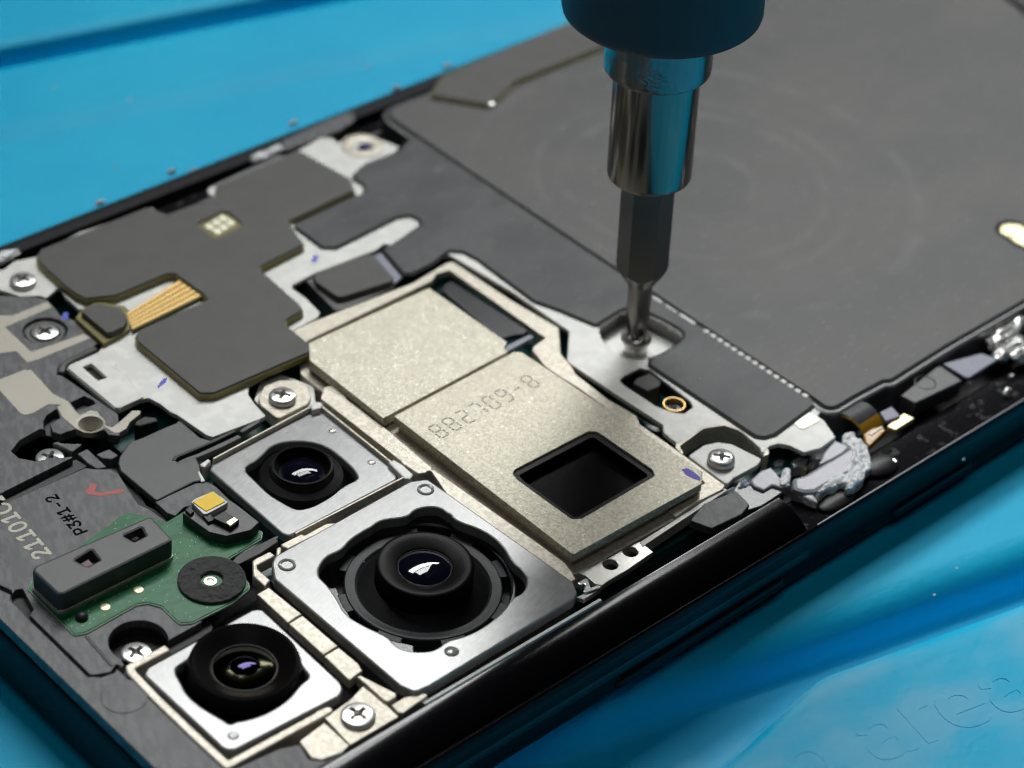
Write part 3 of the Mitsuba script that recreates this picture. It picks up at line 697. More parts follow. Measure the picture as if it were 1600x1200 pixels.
slab(CB, 'clip', [(-9.05,7.40),(-8.71,7.37),(-8.79,7.07),(-9.36,6.55),(-9.74,6.48),(-9.70,6.63)], 6.4, 7.3, 'beige_metal', 0.06, 0.1)


# ------------------------------------------------------------------ the three lens cameras
def box_camera(name, label, outer, z_top, z_skirt, hole, bsdf='brushed', edge=0.16):
    hole = chaikin(hole)
    kx = f'{PH}__{name}'
    labels[kx] = {'label': label}
    p = poly(outer, 0.45)
    add(kx, 'plate', prism(p.difference(poly(hole, 0.2)), z_skirt, z_top, edge), bsdf, 35)
    add(kx, 'housing', prism(p.buffer(-0.25).difference(poly(hole, 0.2).buffer(0.15)), 4.2, z_skirt + 0.05, 0), 'cover_plastic', 35)
    add(kx, 'well_floor', prism(poly(hole, 0.2).buffer(0.3), 4.3, 4.8, 0), 'black_matte', 35)
    return kx


# main camera
mc = box_camera('main_camera', 'large silver main camera with the widest lens', [(-10.63,6.05),(-9.83,6.58),(4.68,7.02),(6.08,6.37),(6.96,-10.21),(6.36,-11.35),(5.68,-11.76),(-9.75,-12.02),(-11.11,-11.82),(-11.54,-10.62),(-11.63,4.46)], 7.5, 6.6,
                [(-8.65,2.62),(-8.02,3.34),(-6.68,4.02),(-5.22,3.80),(-3.95,4.38),(-2.03,4.54),(-1.65,4.48),(-0.37,4.74),(1.57,3.63),(2.54,4.01),(3.62,3.75),(4.47,2.97),(4.44,1.83),(4.66,2.07),(4.30,1.01),(5.34,-1.22),(5.44,-3.43),(4.55,-5.66),(4.62,-6.84),(4.10,-8.03),(2.79,-8.81),(1.82,-8.61),(0.21,-9.37),(-2.42,-9.77),(-4.44,-9.55),(-5.38,-9.12),(-6.65,-9.32),(-7.54,-9.10),(-8.76,-8.02),(-8.95,-6.99),(-8.77,-6.02),(-9.49,-3.81),(-9.76,-2.09),(-9.23,-0.66),(-8.82,0.88),(-8.71,1.67)])
L0 = (-1.70,-2.15)
at = (L0[0], L0[1], 0)
add(mc, 'focus_ring', lathe([(6.35, 4.9), (6.35, 6.02), (6.25, 6.12), (6.0, 6.13), (5.75, 6.06), (5.55, 6.1), (5.42, 6.06), (5.3, 5.9), (5.2, 5.6)], 96, at), 'lens_ring', 40)
tabs = []
for a in np.radians([20, 62, 118, 160, 205, 250, 295, 340]):
    w = 0.16
    pts = [(math.cos(t) * r, math.sin(t) * r) for r, ts in ((6.3, np.linspace(a - w, a + w, 6)), (6.95, np.linspace(a + w, a - w, 6))) for t in ts]
    tabs.append(prism(affinity.translate(poly(pts, 0.05), L0[0], L0[1]), 5.3, 6.05, 0.06))
add(mc, 'ring_tab', tabs[0], 'lens_ring', 35)
for t in tabs[1:]:
    add(mc, 'ring_tab', t, 'lens_ring', 35)
coil_band = [prism(affinity.translate(poly([(math.cos(t) * r, math.sin(t) * r) for r, ts in ((6.9, np.linspace(2.5, 3.9, 14)), (7.9, np.linspace(3.9, 2.5, 14))) for t in ts], .05), L0[0], L0[1]), 4.8, 6.0, .2),
             prism(affinity.translate(poly([(math.cos(t) * r, math.sin(t) * r) for r, ts in ((7.0, np.linspace(-1.0, 1.3, 18)), (7.5, np.linspace(1.3, -1.0, 18))) for t in ts], .05), L0[0], L0[1]), 4.8, 6.3, .2)]
add(mc, 'coil_band', coil_band, 'film_black', 35)
add(mc, 'cone', lathe([(5.4, 5.85), (5.2, 5.95), (4.3, 6.35), (3.9, 6.5), (3.9, 6.3)], 96, at), 'lens_black', 40)
add(mc, 'barrel', lathe([(3.95, 6.2), (3.95, 8.15), (3.9, 8.32), (3.75, 8.43), (3.5, 8.46), (3.0, 8.38), (2.3, 8.12), (2.2, 8.05), (2.15, 7.4)], 96, at), 'lens_brown', 40)
add(mc, 'lens', lathe(dome(2.16, 7.9, 0.5, 16), 64, at), 'lens_coat', True)
add(mc, 'inner_element', lathe([(2.17, 7.8), (2.17, 7.96), (2.1, 7.98), (2.05, 7.9)], 64, at), 'lens_ring', 40)
for q in ((-9.82,5.10), (5.00,5.37)):
    add(mc, 'locating_hole', lathe([(0.72, 7.49), (0.70, 7.60), (0.6, 7.64), (0.48, 7.6), (0.42, 7.4), (0, 7.4)], 32, (q[0], q[1], 0)), 'brushed', 40)
q = (-6.01,-10.25)
add(mc, 'dimple', lathe([(0.6, 7.49), (0.5, 7.58), (0.2, 7.64), (0, 7.65)], 24, (q[0], q[1], 0)), 'brushed', 60)

# upper small camera, inside a thin walled tray
sc = box_camera('upper_camera', 'small silver camera beside the flash, its lens standing high', bsdf='brushed_dull', outer=[(-7.05,18.84),(-6.19,19.54),(4.95,19.75),(5.63,19.45),(5.29,9.14),(4.55,8.45),(-6.96,8.35),(-7.26,8.97)], z_top=6.75, z_skirt=6.0, hole=                [(-4.74,17.08),(-4.21,17.41),(-2.99,17.43),(-0.36,18.52),(2.66,16.24),(2.70,12.48),(2.27,10.71),(1.74,10.49),(0.65,10.59),(-2.44,9.98),(-4.20,10.31),(-4.62,11.04),(-5.02,13.47),(-4.83,15.59)])
tray = Polygon([(-6.91,19.82),(5.08,20.27),(5.78,19.74),(5.36,7.79),(-8.03,7.36)])
ring = poly(offset_ring(poly([(-6.77,19.30),(4.70,19.89),(5.36,19.40),(5.21,8.11),(-7.19,8.08),(-7.60,8.39)], 0.2), 0.22, 0.0), 0)
cuts = unary_union([Polygon([(-7.34,19.94),(-7.50,17.99),(-6.63,17.84),(-5.95,20.47)]), Polygon([(-7.56,20.53),(-6.64,19.83),(-6.67,17.35),(-6.69,7.89),(-8.10,5.48),(-9.71,6.72)])])
add(sc, 'tray_wall', prism(ring.difference(cuts), 5.6, 7.2, 0.06), 'beige_metal', 35)
add(sc, 'tray_clip', prism(poly([(-7.48,19.60),(-6.49,19.76),(-6.49,19.37),(-7.39,19.01),(-7.59,19.29)], .08), 5.8, 7.15, .1), 'steel', 35)
add(sc, 'tray_clip', prism(poly([(-8.11,19.14),(-7.89,19.10),(-8.28,17.72),(-8.69,17.83)], .08), 5.8, 7.0, .1), 'steel', 35)
add(sc, 'tray_clip', prism(poly([(5.05,10.20),(5.70,10.24),(5.86,9.19),(5.73,7.71),(5.11,7.40),(4.75,7.80)], .1), 5.8, 7.25, .14), 'steel', 35)
add(sc, 'tray_clip', prism(poly([(4.60,20.06),(5.37,20.24),(5.74,19.83),(5.60,19.44),(5.16,19.22),(4.35,19.42)], .1), 5.8, 7.3, .14), 'steel', 35)
L1 = (-1.46,13.61)
at = (L1[0], L1[1], 0)
add(sc, 'barrel', lathe([(3.75, 5.0), (3.75, 6.2), (3.62, 6.35), (3.55, 6.8), (3.45, 7.0), (3.1, 7.15), (2.72, 7.3), (2.62, 7.9), (2.55, 8.02), (2.42, 8.06), (2.3, 8.0), (2.22, 7.6), (2.05, 7.2), (1.9, 7.1), (1.85, 6.9)], 96, at), 'lens_black', 40)
add(sc, 'lens', lathe(dome(2.0, 7.02, 0.62, 16), 64, at), 'lens_blue', True)
for q in ((4.40,16.71), (4.36,11.48)):
    add(sc, 'dimple', lathe([(0.36, 6.74), (0.3, 6.82), (0, 6.86)], 24, (q[0], q[1], 0)), 'steel_plain', 60)

# lower camera with the wide bowl
uc = box_camera('lower_camera', 'silver camera at the near corner with a wide dark bowl lens', [(-25.79,2.17),(-25.15,2.62),(-15.03,2.83),(-14.41,2.43),(-14.73,-7.38),(-14.96,-8.06),(-15.65,-8.57),(-25.06,-8.11),(-25.56,-7.82),(-25.75,-7.36)], 7.4, 6.6,
                [(-23.70,1.34),(-22.18,1.38),(-20.94,2.05),(-19.19,2.48),(-17.61,2.29),(-16.08,1.04),(-15.46,-1.12),(-15.59,-3.23),(-16.04,-4.52),(-16.15,-5.65),(-17.22,-5.75),(-18.97,-6.51),(-21.14,-6.63),(-22.70,-6.24),(-23.34,-5.89),(-23.90,-5.89),(-23.96,-5.25),(-24.45,-3.24),(-24.51,-1.36),(-24.04,0.00)])
L2 = (-19.38,-1.77)
at = (L2[0], L2[1], 0)
add(uc, 'barrel', lathe([(4.55, 5.0), (4.5, 6.6), (4.3, 7.6), (4.15, 8.0), (3.9, 8.1), (3.6, 7.95), (2.7, 7.35), (2.55, 7.3), (2.5, 6.9)], 96, at), 'lens_brown', 40)
add(uc, 'outer_lens', lathe([p for p in dome(2.5, 7.2, 0.55, 24) if p[0] >= 1.1] + [(1.1, 7.52)], 64, at), 'lens_olive', 40)
add(uc, 'inner_lens', lathe(dome(1.12, 7.5, 0.28, 14), 64, at), 'lens_violet', True)
add(uc, 'lens_ring', lathe([(2.55, 7.18), (2.52, 7.34), (2.42, 7.36), (2.36, 7.26)], 64, at), 'lens_ring', 40)
q = (-24.40,-6.90)
add(uc, 'dimple', lathe([(0.42, 7.39), (0.36, 7.47), (0.2, 7.5), (0, 7.44)], 24, (q[0], q[1], 0)), 'brushed', 60)

# ------------------------------------------------------------------ black plastic brackets on the left
ub = [(-9.29,51.17),(-4.74,47.21),(-4.37,46.56),(-4.38,45.47),(-4.70,43.82),(-4.09,42.24),(-4.44,38.08),(-4.46,38.35),(-8.21,37.63),(-9.30,37.56),(-9.58,36.70),(-8.85,29.20),(-10.44,26.69),(-11.15,27.40),(-11.03,28.14),(-11.98,28.52),(-12.81,29.65),(-13.70,29.82),(-14.27,29.85),(-14.67,30.73),(-15.18,31.44),(-17.31,31.22),(-18.70,30.46),(-18.68,29.31),(-17.80,28.15),(-16.68,27.79),(-14.84,26.72),(-22.43,26.41),(-25.14,26.60)]
boss = Point((-7.07,42.70)).buffer(1.95, quad_segs=12)
hole2 = Point((-11.47,29.48)).buffer(1.05, quad_segs=10)
rec = [poly(PX(7.0, p), 0.15) for p in ("Q 640,370 710,310 745,420 640,500 620,600 540,560 530,440",)] if False else [poly([(-14.35,32.20),(-13.72,32.66),(-12.56,32.88),(-13.01,31.72),(-14.18,31.46),(-14.56,30.60),(-14.88,30.72),(-14.93,31.29)], 0.1), poly([(-11.13,32.90),(-9.71,32.94),(-9.46,32.00),(-9.56,31.52),(-11.38,31.59)], 0.05)]
add(PH, 'antenna_bracket', prism(poly(ub, 0.12).difference(unary_union([boss, hole2, *rec])), 6.2, 7.0, 0.08), 'plastic', 35, 'grey plastic antenna bracket with beige film patches')
AB = PH + '__antenna_bracket'
add(AB, 'recess_floor', prism(poly(ub, 0.12).buffer(-0.2).difference(unary_union([boss, hole2])), 5.9, 6.25, 0), 'black_plastic', 35)
frame_film = Polygon([(-10.31,48.63),(-8.95,46.89),(-8.15,46.21),(-4.48,46.14),(-4.64,45.21),(-9.61,45.14),(-9.80,40.76),(-4.70,40.25),(-4.54,39.39),(-8.09,39.48),(-10.58,39.47),(-9.88,45.49),(-11.67,46.52)]).buffer(0)
add(AB, 'film_patch', prism(poly([(-11.16,47.32),(-8.95,46.89),(-8.15,46.21),(-4.48,46.14),(-4.64,45.21),(-9.61,45.14),(-12.57,45.14)], 0.03), 6.99, 7.03, 0.01), 'tan_film')
add(AB, 'film_patch', prism(poly([(-12.57,45.14),(-9.61,45.14),(-9.80,40.76),(-4.70,40.25),(-4.54,39.39),(-9.88,39.53),(-10.91,39.72),(-10.78,41.63),(-13.90,43.09)], 0.03), 6.99, 7.03, 0.01), 'tan_film')
add(AB, 'film_patch', prism(poly([(-16.61,39.82),(-14.06,39.13),(-11.73,38.98),(-11.25,38.62),(-11.65,34.72),(-11.20,33.00),(-11.64,32.81),(-12.76,33.83),(-14.45,33.56),(-15.13,33.74),(-15.32,34.21),(-14.98,37.73),(-17.96,37.73)], 0.03), 6.99, 7.03, 0.01), 'tan_film')
hoop = poly([(-12.42,33.09),(-11.18,33.12),(-11.48,31.63),(-11.46,31.01),(-10.40,31.02),(-10.04,30.48),(-10.55,28.48),(-10.30,28.03),(-9.38,28.28),(-8.19,28.68),(-7.64,28.88),(-7.05,28.43),(-7.42,28.03),(-8.75,27.67),(-9.47,27.13),(-10.34,27.05),(-10.66,27.29),(-10.81,28.35),(-11.20,28.37),(-12.09,28.37),(-12.58,28.81),(-12.86,29.69),(-12.87,31.32),(-12.83,31.83)], 0.1).difference(hole2)
add(AB, 'film_patch', prism(hoop, 6.5, 7.04, 0.08), 'tan_film', 35)
qq = (-11.47,29.48)
add(AB, 'film_funnel', lathe([(1.25, 7.06), (1.05, 7.02), (0.75, 6.5), (0.5, 6.1), (0.45, 5.9)], 40, (qq[0], qq[1], 0)), 'tan_film', 40)
b0 = (-7.07,42.70)
add(AB, 'screw_boss', lathe([(2.0, 6.95), (1.9, 6.6), (1.75, 6.5), (1.7, 6.75), (1.35, 6.75), (1.3, 6.3), (1.25, 6.2), (0, 6.2)], 48, (b0[0], b0[1], 0)), 'plastic', 40)
add(AB, 'raised_lip', prism(poly(strip_path([(-9.67,36.56),(-8.93,37.32),(-8.05,37.56),(-5.11,37.71)], 0.7), 0.2), 6.5, 7.35, 0.25), 'cover_plastic', 40)
slab(PH, 'plastic_block', [(-8.19,27.68),(-7.19,27.77),(-6.47,27.05),(-6.65,26.52),(-8.25,26.88),(-8.58,27.29)], 5.0, 6.9, 'black_plastic', 0.1, 0.15)
slab(AB, 'side_ledge', [(-9.29,33.57),(-8.76,33.73),(-9.09,29.28),(-9.93,28.56)], 5.8, 6.5, 'black_plastic', 0.1, 0.08)
add(PH, 'tick_mark', prism(poly([(-4.96,43.32),(-4.19,43.95),(-3.94,43.69),(-4.52,42.84),(-4.70,42.83)], 0.05), 6.6, 7.02, 0), 'ink_blue')
lb = [(-26.08,25.15),(-23.07,25.46),(-14.98,25.24),(-14.50,24.65),(-13.53,23.91),(-13.24,23.05),(-14.24,18.87),(-13.91,17.83),(-13.70,15.81),(-16.18,10.60),(-18.54,4.60),(-27.09,4.38),(-28.73,5.12),(-29.28,14.37),(-29.21,18.90),(-27.26,23.32)]
groove = strip_path([(-28.99,20.64),(-28.68,17.48),(-28.22,15.98),(-28.64,13.17),(-28.73,5.13),(-28.12,4.46),(-27.18,4.26),(-26.31,4.71)], 0.34)
notch = poly([(-28.34,15.93),(-27.72,16.31),(-27.24,16.08),(-27.84,13.68),(-28.70,13.08),(-28.72,15.22)], 0.1)
wellhole = unary_union([Point((-23.61,5.90)).buffer(2.25, quad_segs=12), Polygon([(-25.69,5.32),(-22.30,4.88),(-22.11,3.62),(-26.22,3.56)])])
add(PH, 'lower_bracket', prism(poly(lb, 0.12).difference(unary_union([groove, notch, wellhole])), 6.0, 6.8, 0.08), 'plastic', 35, 'grey plastic bracket with red tick and printed codes')
add(PH + '__lower_bracket', 'floor', prism(poly(lb, 0.12).buffer(0.8).difference(wellhole).intersection(OUT.buffer(-1)), 5.5, 6.15, 0), 'black_matte', 35)
slab(PH + '__lower_bracket', 'rib', strip_path([(-26.41,8.71),(-26.75,4.85)], 0.3), 6.7, 6.86, 'black_plastic', 0, 0.05)
LB = PH + '__lower_bracket'
slab(LB, 'divider', [(-23.97,28.76),(-14.68,26.97),(-14.43,25.73),(-22.93,25.70),(-25.90,25.75)], 5.8, 6.35, 'black_plastic', 0.05, 0)
slab(PH, 'clip_block', [(-14.41,27.24),(-13.34,27.29),(-13.44,24.29),(-14.29,24.67),(-14.44,25.70)], 5.6, 6.7, 'plastic', 0.15, 0.1)
slab(PH, 'clip_block', [(-13.06,26.55),(-11.74,26.47),(-11.63,25.72),(-11.60,25.31),(-12.32,25.20),(-12.89,25.76)], 5.4, 6.4, 'plastic', 0.15, 0.1)
slab(PH, 'clip_block', [(-15.23,29.89),(-14.61,29.75),(-14.26,28.62),(-13.55,28.61),(-13.16,28.19),(-14.47,27.86),(-14.69,28.69),(-14.98,29.43)], 5.4, 6.5, 'plastic', 0.1, 0.1)
yd = np.array((-19.36,24.26)) - np.array((-20.05,18.11))
o = (-19.39,18.45)
add(LB, 'print_code', place_text('P3#1-2', 1.05, o, yd, 6.79, 0.03, True, 1.0), 'ink_black', 30, 'small black print P3#1-2')
yd2 = np.array((-22.80,24.14)) - np.array((-23.36,18.37))
o2 = (-23.17,17.87)
add(LB, 'print_code', place_text('21101C2', 1.45, o2, yd2, 6.79, 0.03, True, 0.98), 'ink_cream', 30, 'large cream print 21101C2')
tick = unary_union([strip_path([(-16.63,22.56),(-15.99,21.69),(-15.07,21.31),(-14.21,20.91)], 0.4), strip_path([(-16.66,22.52),(-16.09,22.66),(-15.64,23.08)], 0.55)])
add(LB, 'red_tick', prism(tick.buffer(0.06).buffer(-0.05), 6.79, 6.822, 0), 'ink_red', 30, 'red pen tick')
# outer plastic border of the top end
rimpts = [(-30.74,22.14),(-29.32,18.71),(-27.89,16.45),(-28.77,15.41),(-28.69,13.08),(-28.91,4.87),(-27.38,4.34),(-26.72,4.64),(-26.50,-9.17),(-22.23,-9.67),(-20.84,-10.26),(-21.27,-11.88),(-20.37,-12.73),(-17.96,-12.74),(-22.06,-14.07),(-25.92,-16.58),(-29.21,-13.95),(-31.98,-5.93),(-31.58,0.03),(-31.15,13.17),(-30.99,21.75)]
x_in = box(-30.3, -13.6, -5, 60)
add(PH, 'end_border', prism(poly(rimpts, 0.15).intersection(OUT.buffer(-0.35)).intersection(box(-40, -13.0, 200, 100)).difference(unary_union([groove, notch, wellhole])), 5.6, 7.0, 0.12), 'plastic', 35, 'grey plastic border along the top end of the phone')
q = (-28.04,1.53)
add(PH, 'round_boss', lathe([(1.75, 6.98), (1.75, 7.06), (1.68, 7.1), (0, 7.1)], 40, (q[0], q[1], 0)), 'plastic', 40)

# ------------------------------------------------------------------ green sensor board
SB = PH + '__sensor_board'
gb = poly([(-26.96,15.66),(-26.08,16.28),(-17.88,17.89),(-16.42,18.30),(-15.57,18.12),(-15.08,17.44),(-13.94,15.48),(-11.79,15.69),(-12.66,12.66),(-8.44,10.03),(-9.10,9.31),(-12.65,9.01),(-13.13,5.82),(-13.49,5.23),(-15.51,4.77),(-19.30,4.86),(-20.09,5.33),(-20.10,6.33),(-20.04,7.71),(-20.62,8.73),(-21.48,9.11),(-26.28,8.89),(-27.11,9.27)], 0.2)
add(SB, 'circuit_board', prism(gb, 6.82, 7.05, 0.05), 'pcb_green', 35, 'green circuit board with white dots')
labels[SB] = {'label': 'green sensor board with flash, laser module and microphone ring'}
add(SB, 'solder_edge', prism(gb.buffer(0.07), 6.8, 6.96, 0.04), 'pcb_edge', 35)  # lighter green rim, the board edge's highlight put into colour
lm = [(-26.70,15.36),(-25.95,15.65),(-14.98,14.84),(-15.95,11.94),(-16.17,11.51),(-26.62,11.72),(-26.91,12.09),(-27.02,14.75)]
lm = [(-26.82,15.17),(-26.38,15.55),(-14.94,14.90),(-15.81,15.31),(-16.08,11.89),(-15.99,11.83),(-16.36,11.51),(-26.35,11.58),(-26.80,11.86)]
lmp = poly(lm, 0.35)
wins = [[(-23.52,14.22),(-21.89,14.42),(-22.07,13.10),(-23.19,13.09)], [(-18.88,14.26),(-17.28,14.22),(-17.59,13.26),(-18.64,13.26)]]
add(SB, 'laser_module', prism(lmp.difference(unary_union([poly(w, 0.05) for w in wins])), 7.3, 9.1, 0.22), 'cover_plastic', 35, 'black oblong laser module with two small windows')
add(SB, 'module_base', prism(lmp.buffer(0.1), 7.06, 7.4, 0.1), 'beige_metal', 35)
add(SB, 'module_floor', prism(lmp.buffer(-0.3), 7.4, 8.2, 0), 'black_matte', 35)
for c, m in (([(-23.05,14.12),(-22.36,14.17),(-22.42,13.49),(-23.01,13.50)], 'sensor_red'), ([(-18.35,14.20),(-17.77,14.21),(-17.80,13.78),(-18.27,13.78)], 'ink_grey')):
    slab(SB, 'sensor_window', c, 8.2, 8.55, m, 0.03, 0)
lbp = [(-12.77,15.04),(-11.18,15.70),(-8.48,10.52),(-9.27,9.89),(-11.76,10.43),(-12.55,11.49)]
fb = poly([(-12.89,14.69),(-11.21,15.26),(-10.38,15.42),(-8.90,13.65),(-8.79,12.48),(-8.71,10.09),(-9.82,9.72),(-11.83,10.35),(-12.61,11.55)], 0.1)
add(SB, 'flash_base', [prism(fb, 7.06, 8.0, 0.06)], 'cover_plastic', 35)
add(SB, 'flash_led', prism(poly([(-11.88,14.90),(-11.37,15.04),(-9.66,14.92),(-9.53,13.10),(-10.01,13.00),(-11.76,12.94),(-12.01,13.14)], .1), 8.0, 8.5, .06), 'ceramic', 35, 'square yellow flash diode')
add(SB, 'flash_phosphor', prism(poly([(-11.85,14.75),(-9.78,14.83),(-9.70,13.20),(-11.69,13.17)], .08), 8.45, 8.6, .04), 'led_yellow', 35)
for pts, z in (([(-11.68,12.26),(-10.46,12.41),(-10.18,10.81),(-11.20,10.67)], 8.5), ([(-12.01,13.27),(-11.36,13.07),(-11.62,12.20),(-12.15,12.29)], 8.3), ([(-12.68,14.63),(-12.07,14.78),(-12.26,14.00),(-12.73,13.90)], 8.3)):
    slab(SB, 'chip', pts, 7.9, z, 'black_plastic', 0.03, 0.04)
slab(SB, 'chip_contact', [(-11.19,11.20),(-10.31,11.29),(-10.28,10.81),(-11.23,10.62)], 8.4, 8.56, 'gold_pale', 0.03, 0.02)
q = (-15.34,7.60)
add(SB, 'gasket', lathe([(2.68, 7.04), (2.68, 7.32), (2.6, 7.38), (0.95, 7.38), (0.88, 7.3), (0.88, 7.04)], 72, (q[0], q[1], 0)), 'mesh_black', 40, 'round black mesh gasket')
add(SB, 'port', lathe([(0.55, 7.05), (0.52, 7.14), (0.3, 7.15), (0.26, 7.06), (0, 7.06)], 32, (q[0] - .1, q[1] + .05, 0)), 'pale_pad', 40)
for t in ((-20.41,10.28), (-23.57,10.24)):
    add(SB, 'test_pad', lathe([(0.4, 7.04), (0.4, 7.09), (0.33, 7.13), (0, 7.14)], 24, (t[0], t[1], 0)), 'gold_pale', 50)
t = (-25.68,10.33)
add(SB, 'sensor_ball', lathe([(0.5, 7.04), (0.5, 7.25), *dome(0.45, 7.3, 0.25, 8)], 32, (t[0], t[1], 0)), 'black_plastic', 50)
slab(PH, 'trim_bar', [(-13.39,8.04),(-12.18,8.60),(-8.04,8.60),(-8.50,7.88),(-10.53,7.63),(-12.50,7.66)], 6.2, 7.3, 'black_plastic', 0.1, 0.08)

# ------------------------------------------------------------------ camera flex cover (dark fold between bracket and camera)
FC = poly([(-12.61,23.98),(-12.02,24.58),(-10.87,25.29),(-10.07,25.61),(-9.10,25.48),(-6.48,25.45),(-5.63,25.35),(-5.15,25.67),(-5.19,22.59),(-4.77,21.81),(-4.19,21.36),(-4.73,21.31),(-7.64,21.53),(-8.65,21.50),(-8.58,20.93),(-7.81,20.86),(-6.97,20.88),(-7.47,19.56),(-8.48,18.00),(-9.12,18.23),(-12.88,18.17),(-12.97,18.49),(-13.05,23.02)], 0.2)
add(PH, 'flex_cover', prism(FC, 6.4, 6.95, 0.12), 'cover_plastic', 35, 'dark folded flex cover left of the upper camera')
add(PH + '__flex_cover', 'crease', prism(poly(strip_path([(-8.86,21.43),(-8.34,21.69),(-6.45,21.57),(-4.53,21.46),(-2.30,21.51)], 0.35), 0.05), 6.6, 7.0, 0.1), 'black_plastic', 35)
add(PH + '__flex_cover', 'crease', prism(poly(strip_path([(-8.62,20.99),(-7.73,20.97),(-6.68,20.83),(-4.60,20.71),(-2.37,20.76)], 0.5), 0.05), 6.4, 6.9, 0.1), 'cover_plastic', 35)
slab(PH, 'flash_surround', [(-13.02,18.32),(-9.00,18.18),(-8.10,17.74),(-7.89,16.82),(-8.12,13.95),(-9.25,13.55),(-10.31,13.74),(-10.64,15.99),(-11.54,16.30),(-12.75,15.86),(-13.07,16.60)], 6.2, 6.8, 'plastic', 0.15, 0.08)
slab(PH, 'flex_tongue', [(-2.18,21.28),(-1.67,21.44),(0.07,21.69),(0.43,21.49),(0.05,21.22),(-1.83,21.01)], 6.4, 6.9, 'plastic', 0.15, 0.06)


# ------------------------------------------------------------------ screws
def screw_mesh(r, h, turn):
    head = lathe([(0, -1.0), (r * .55, -1.0), (r * .55, 0), (r * .93, 0), (r, h * .25), (r, h * .62), (r * .93, h * .86), (r * .80, h * .97), (r * .4, h * 1.06), (0, h * 1.08)], 48)
    M = m3.Manifold(m3.Mesh(np.array(trimesh.Trimesh(head.vertices, head.faces, process=True).vertices, np.float32), np.array(trimesh.Trimesh(head.vertices, head.faces, process=True).faces, np.uint32)))
    if M.is_empty():
        return head
    for a in (0, 90):
        c = m3.Manifold.cube([r * 1.24, r * .30, 1.3], True).rotate([0, 0, a + turn]).translate([0, 0, h + .02])
        M = M - c
    M = M - m3.Manifold.cylinder(1.0, r * .15, r * .36, 4, True).rotate([0, 0, turn + 45]).translate([0, 0, h - .2])
    return M


for c, r, z, h, turn, lab in (((-4.65,49.76), 1.2, 7.02, 0.55, 20, 'bright screw in the far left lug of the shield plate'), ((-7.16,42.59), 1.25, 6.45, 0.6, 10, 'screw sunk in the round boss of the antenna bracket'),
                             ((3.68,22.64), 1.2, 6.75, 0.62, 35, 'screw between the antenna pad and the upper camera'), ((28.23,-6.58), 1.2, 6.72, 0.7, 40, 'screw at the corner of the telephoto camera'),
                             ((-15.83,-10.85), 1.32, 7.02, 0.45, 8, 'screw in the beige seat between the lower and main cameras'), ((-16.19,28.59), 1.2, 5.9, 0.5, 30, 'screw half hidden in the dark recess of the antenna bracket'),
                             ((-24.32,5.19), 1.2, 6.1, 0.5, 15, 'screw half hidden beside the lower camera')):
    m = screw_mesh(r, h, turn)
    m = m.translate([c[0], c[1], z]) if hasattr(m, 'to_mesh') else m.apply_translation([c[0], c[1], z])
    add(PH, 'screw', m, 'screw_steel', 30, lab)
# round seat near the flex cover
c = (-23.61,5.90)
add(PH, 'screw_well', lathe([(2.3, 6.75), (2.2, 5.2), (0, 5.2)], 40, (c[0], c[1], 0)), 'black_matte', 40)

# ------------------------------------------------------------------ screw well under the driver, coax socket
wc = (35.13,10.48)
slab(PH, 'well_floor', poly([(32.48,11.72),(36.44,13.36),(39.47,8.81),(37.83,7.74),(34.38,7.69),(32.53,9.44)], .2).buffer(1.0), 5.1, 5.55, 'steel', 0, 0)
add(PH, 'well_wall', prism(well.buffer(0.35).difference(well), 5.4, 6.95, 0.04), 'dark_steel', 35)
slab(PH, 'slot_wall', slot.buffer(0.3).difference(slot), 5.0, 6.9, 'dark_steel', 0, 0.04)
for pts, z in (([(32.95,5.26),(33.88,5.29),(33.47,4.13),(32.70,3.63),(31.76,3.97)], 5.4), ([(31.02,7.80),(32.02,7.78),(31.90,7.14),(30.83,6.84)], 5.2)):
    slab(PH, 'board_component', pts, 4.6, z, 'teal_bright', 0.08, 0.08)
slab(PH, 'slot_foam', [(29.85,5.75),(30.66,6.05),(32.13,5.87),(32.09,4.44),(31.49,3.98),(30.11,4.12)], 4.7, 6.9, 'foam', 0.1, 0.1)
t = (30.81,1.51)
add(PH, 'coax_socket', lathe([(1.05, 4.6), (1.05, 6.65), (1.0, 6.75), (0.88, 6.75), (0.80, 6.65), (0.8, 6.0)], 48, (t[0], t[1], 0)), 'gold', 40, 'round gold coaxial socket in the plate slot')
add(PH + '__coax_socket', 'core', lathe([(0.80, 6.3), (0.3, 6.35), (0.22, 6.55), (0.0, 6.6)], 32, (t[0], t[1], 0)), 'film_black', 40)
for pts, z, m in (([(33.25,-8.34),(33.91,-8.33),(34.26,-8.84),(33.58,-9.10),(32.98,-8.82)], 5.4, 'foil'), ([(34.31,-9.45),(35.47,-9.47),(35.72,-10.18),(34.82,-10.52),(33.91,-10.17)], 5.7, 'foil'), ([(32.67,-8.79),(33.64,-8.85),(33.94,-9.75),(33.29,-10.11),(32.48,-9.66)], 5.2, 'pcb_teal'), ([(35.52,-10.40),(36.71,-10.28),(36.50,-10.81),(35.28,-11.08)], 5.4, 'foil'), ([(34.64,-10.27),(35.31,-10.61),(34.66,-10.96)], 5.5, 'gold_pale')):
    slab(PH, 'board_component', pts, 4.6, z, m, 0.08, 0.1)

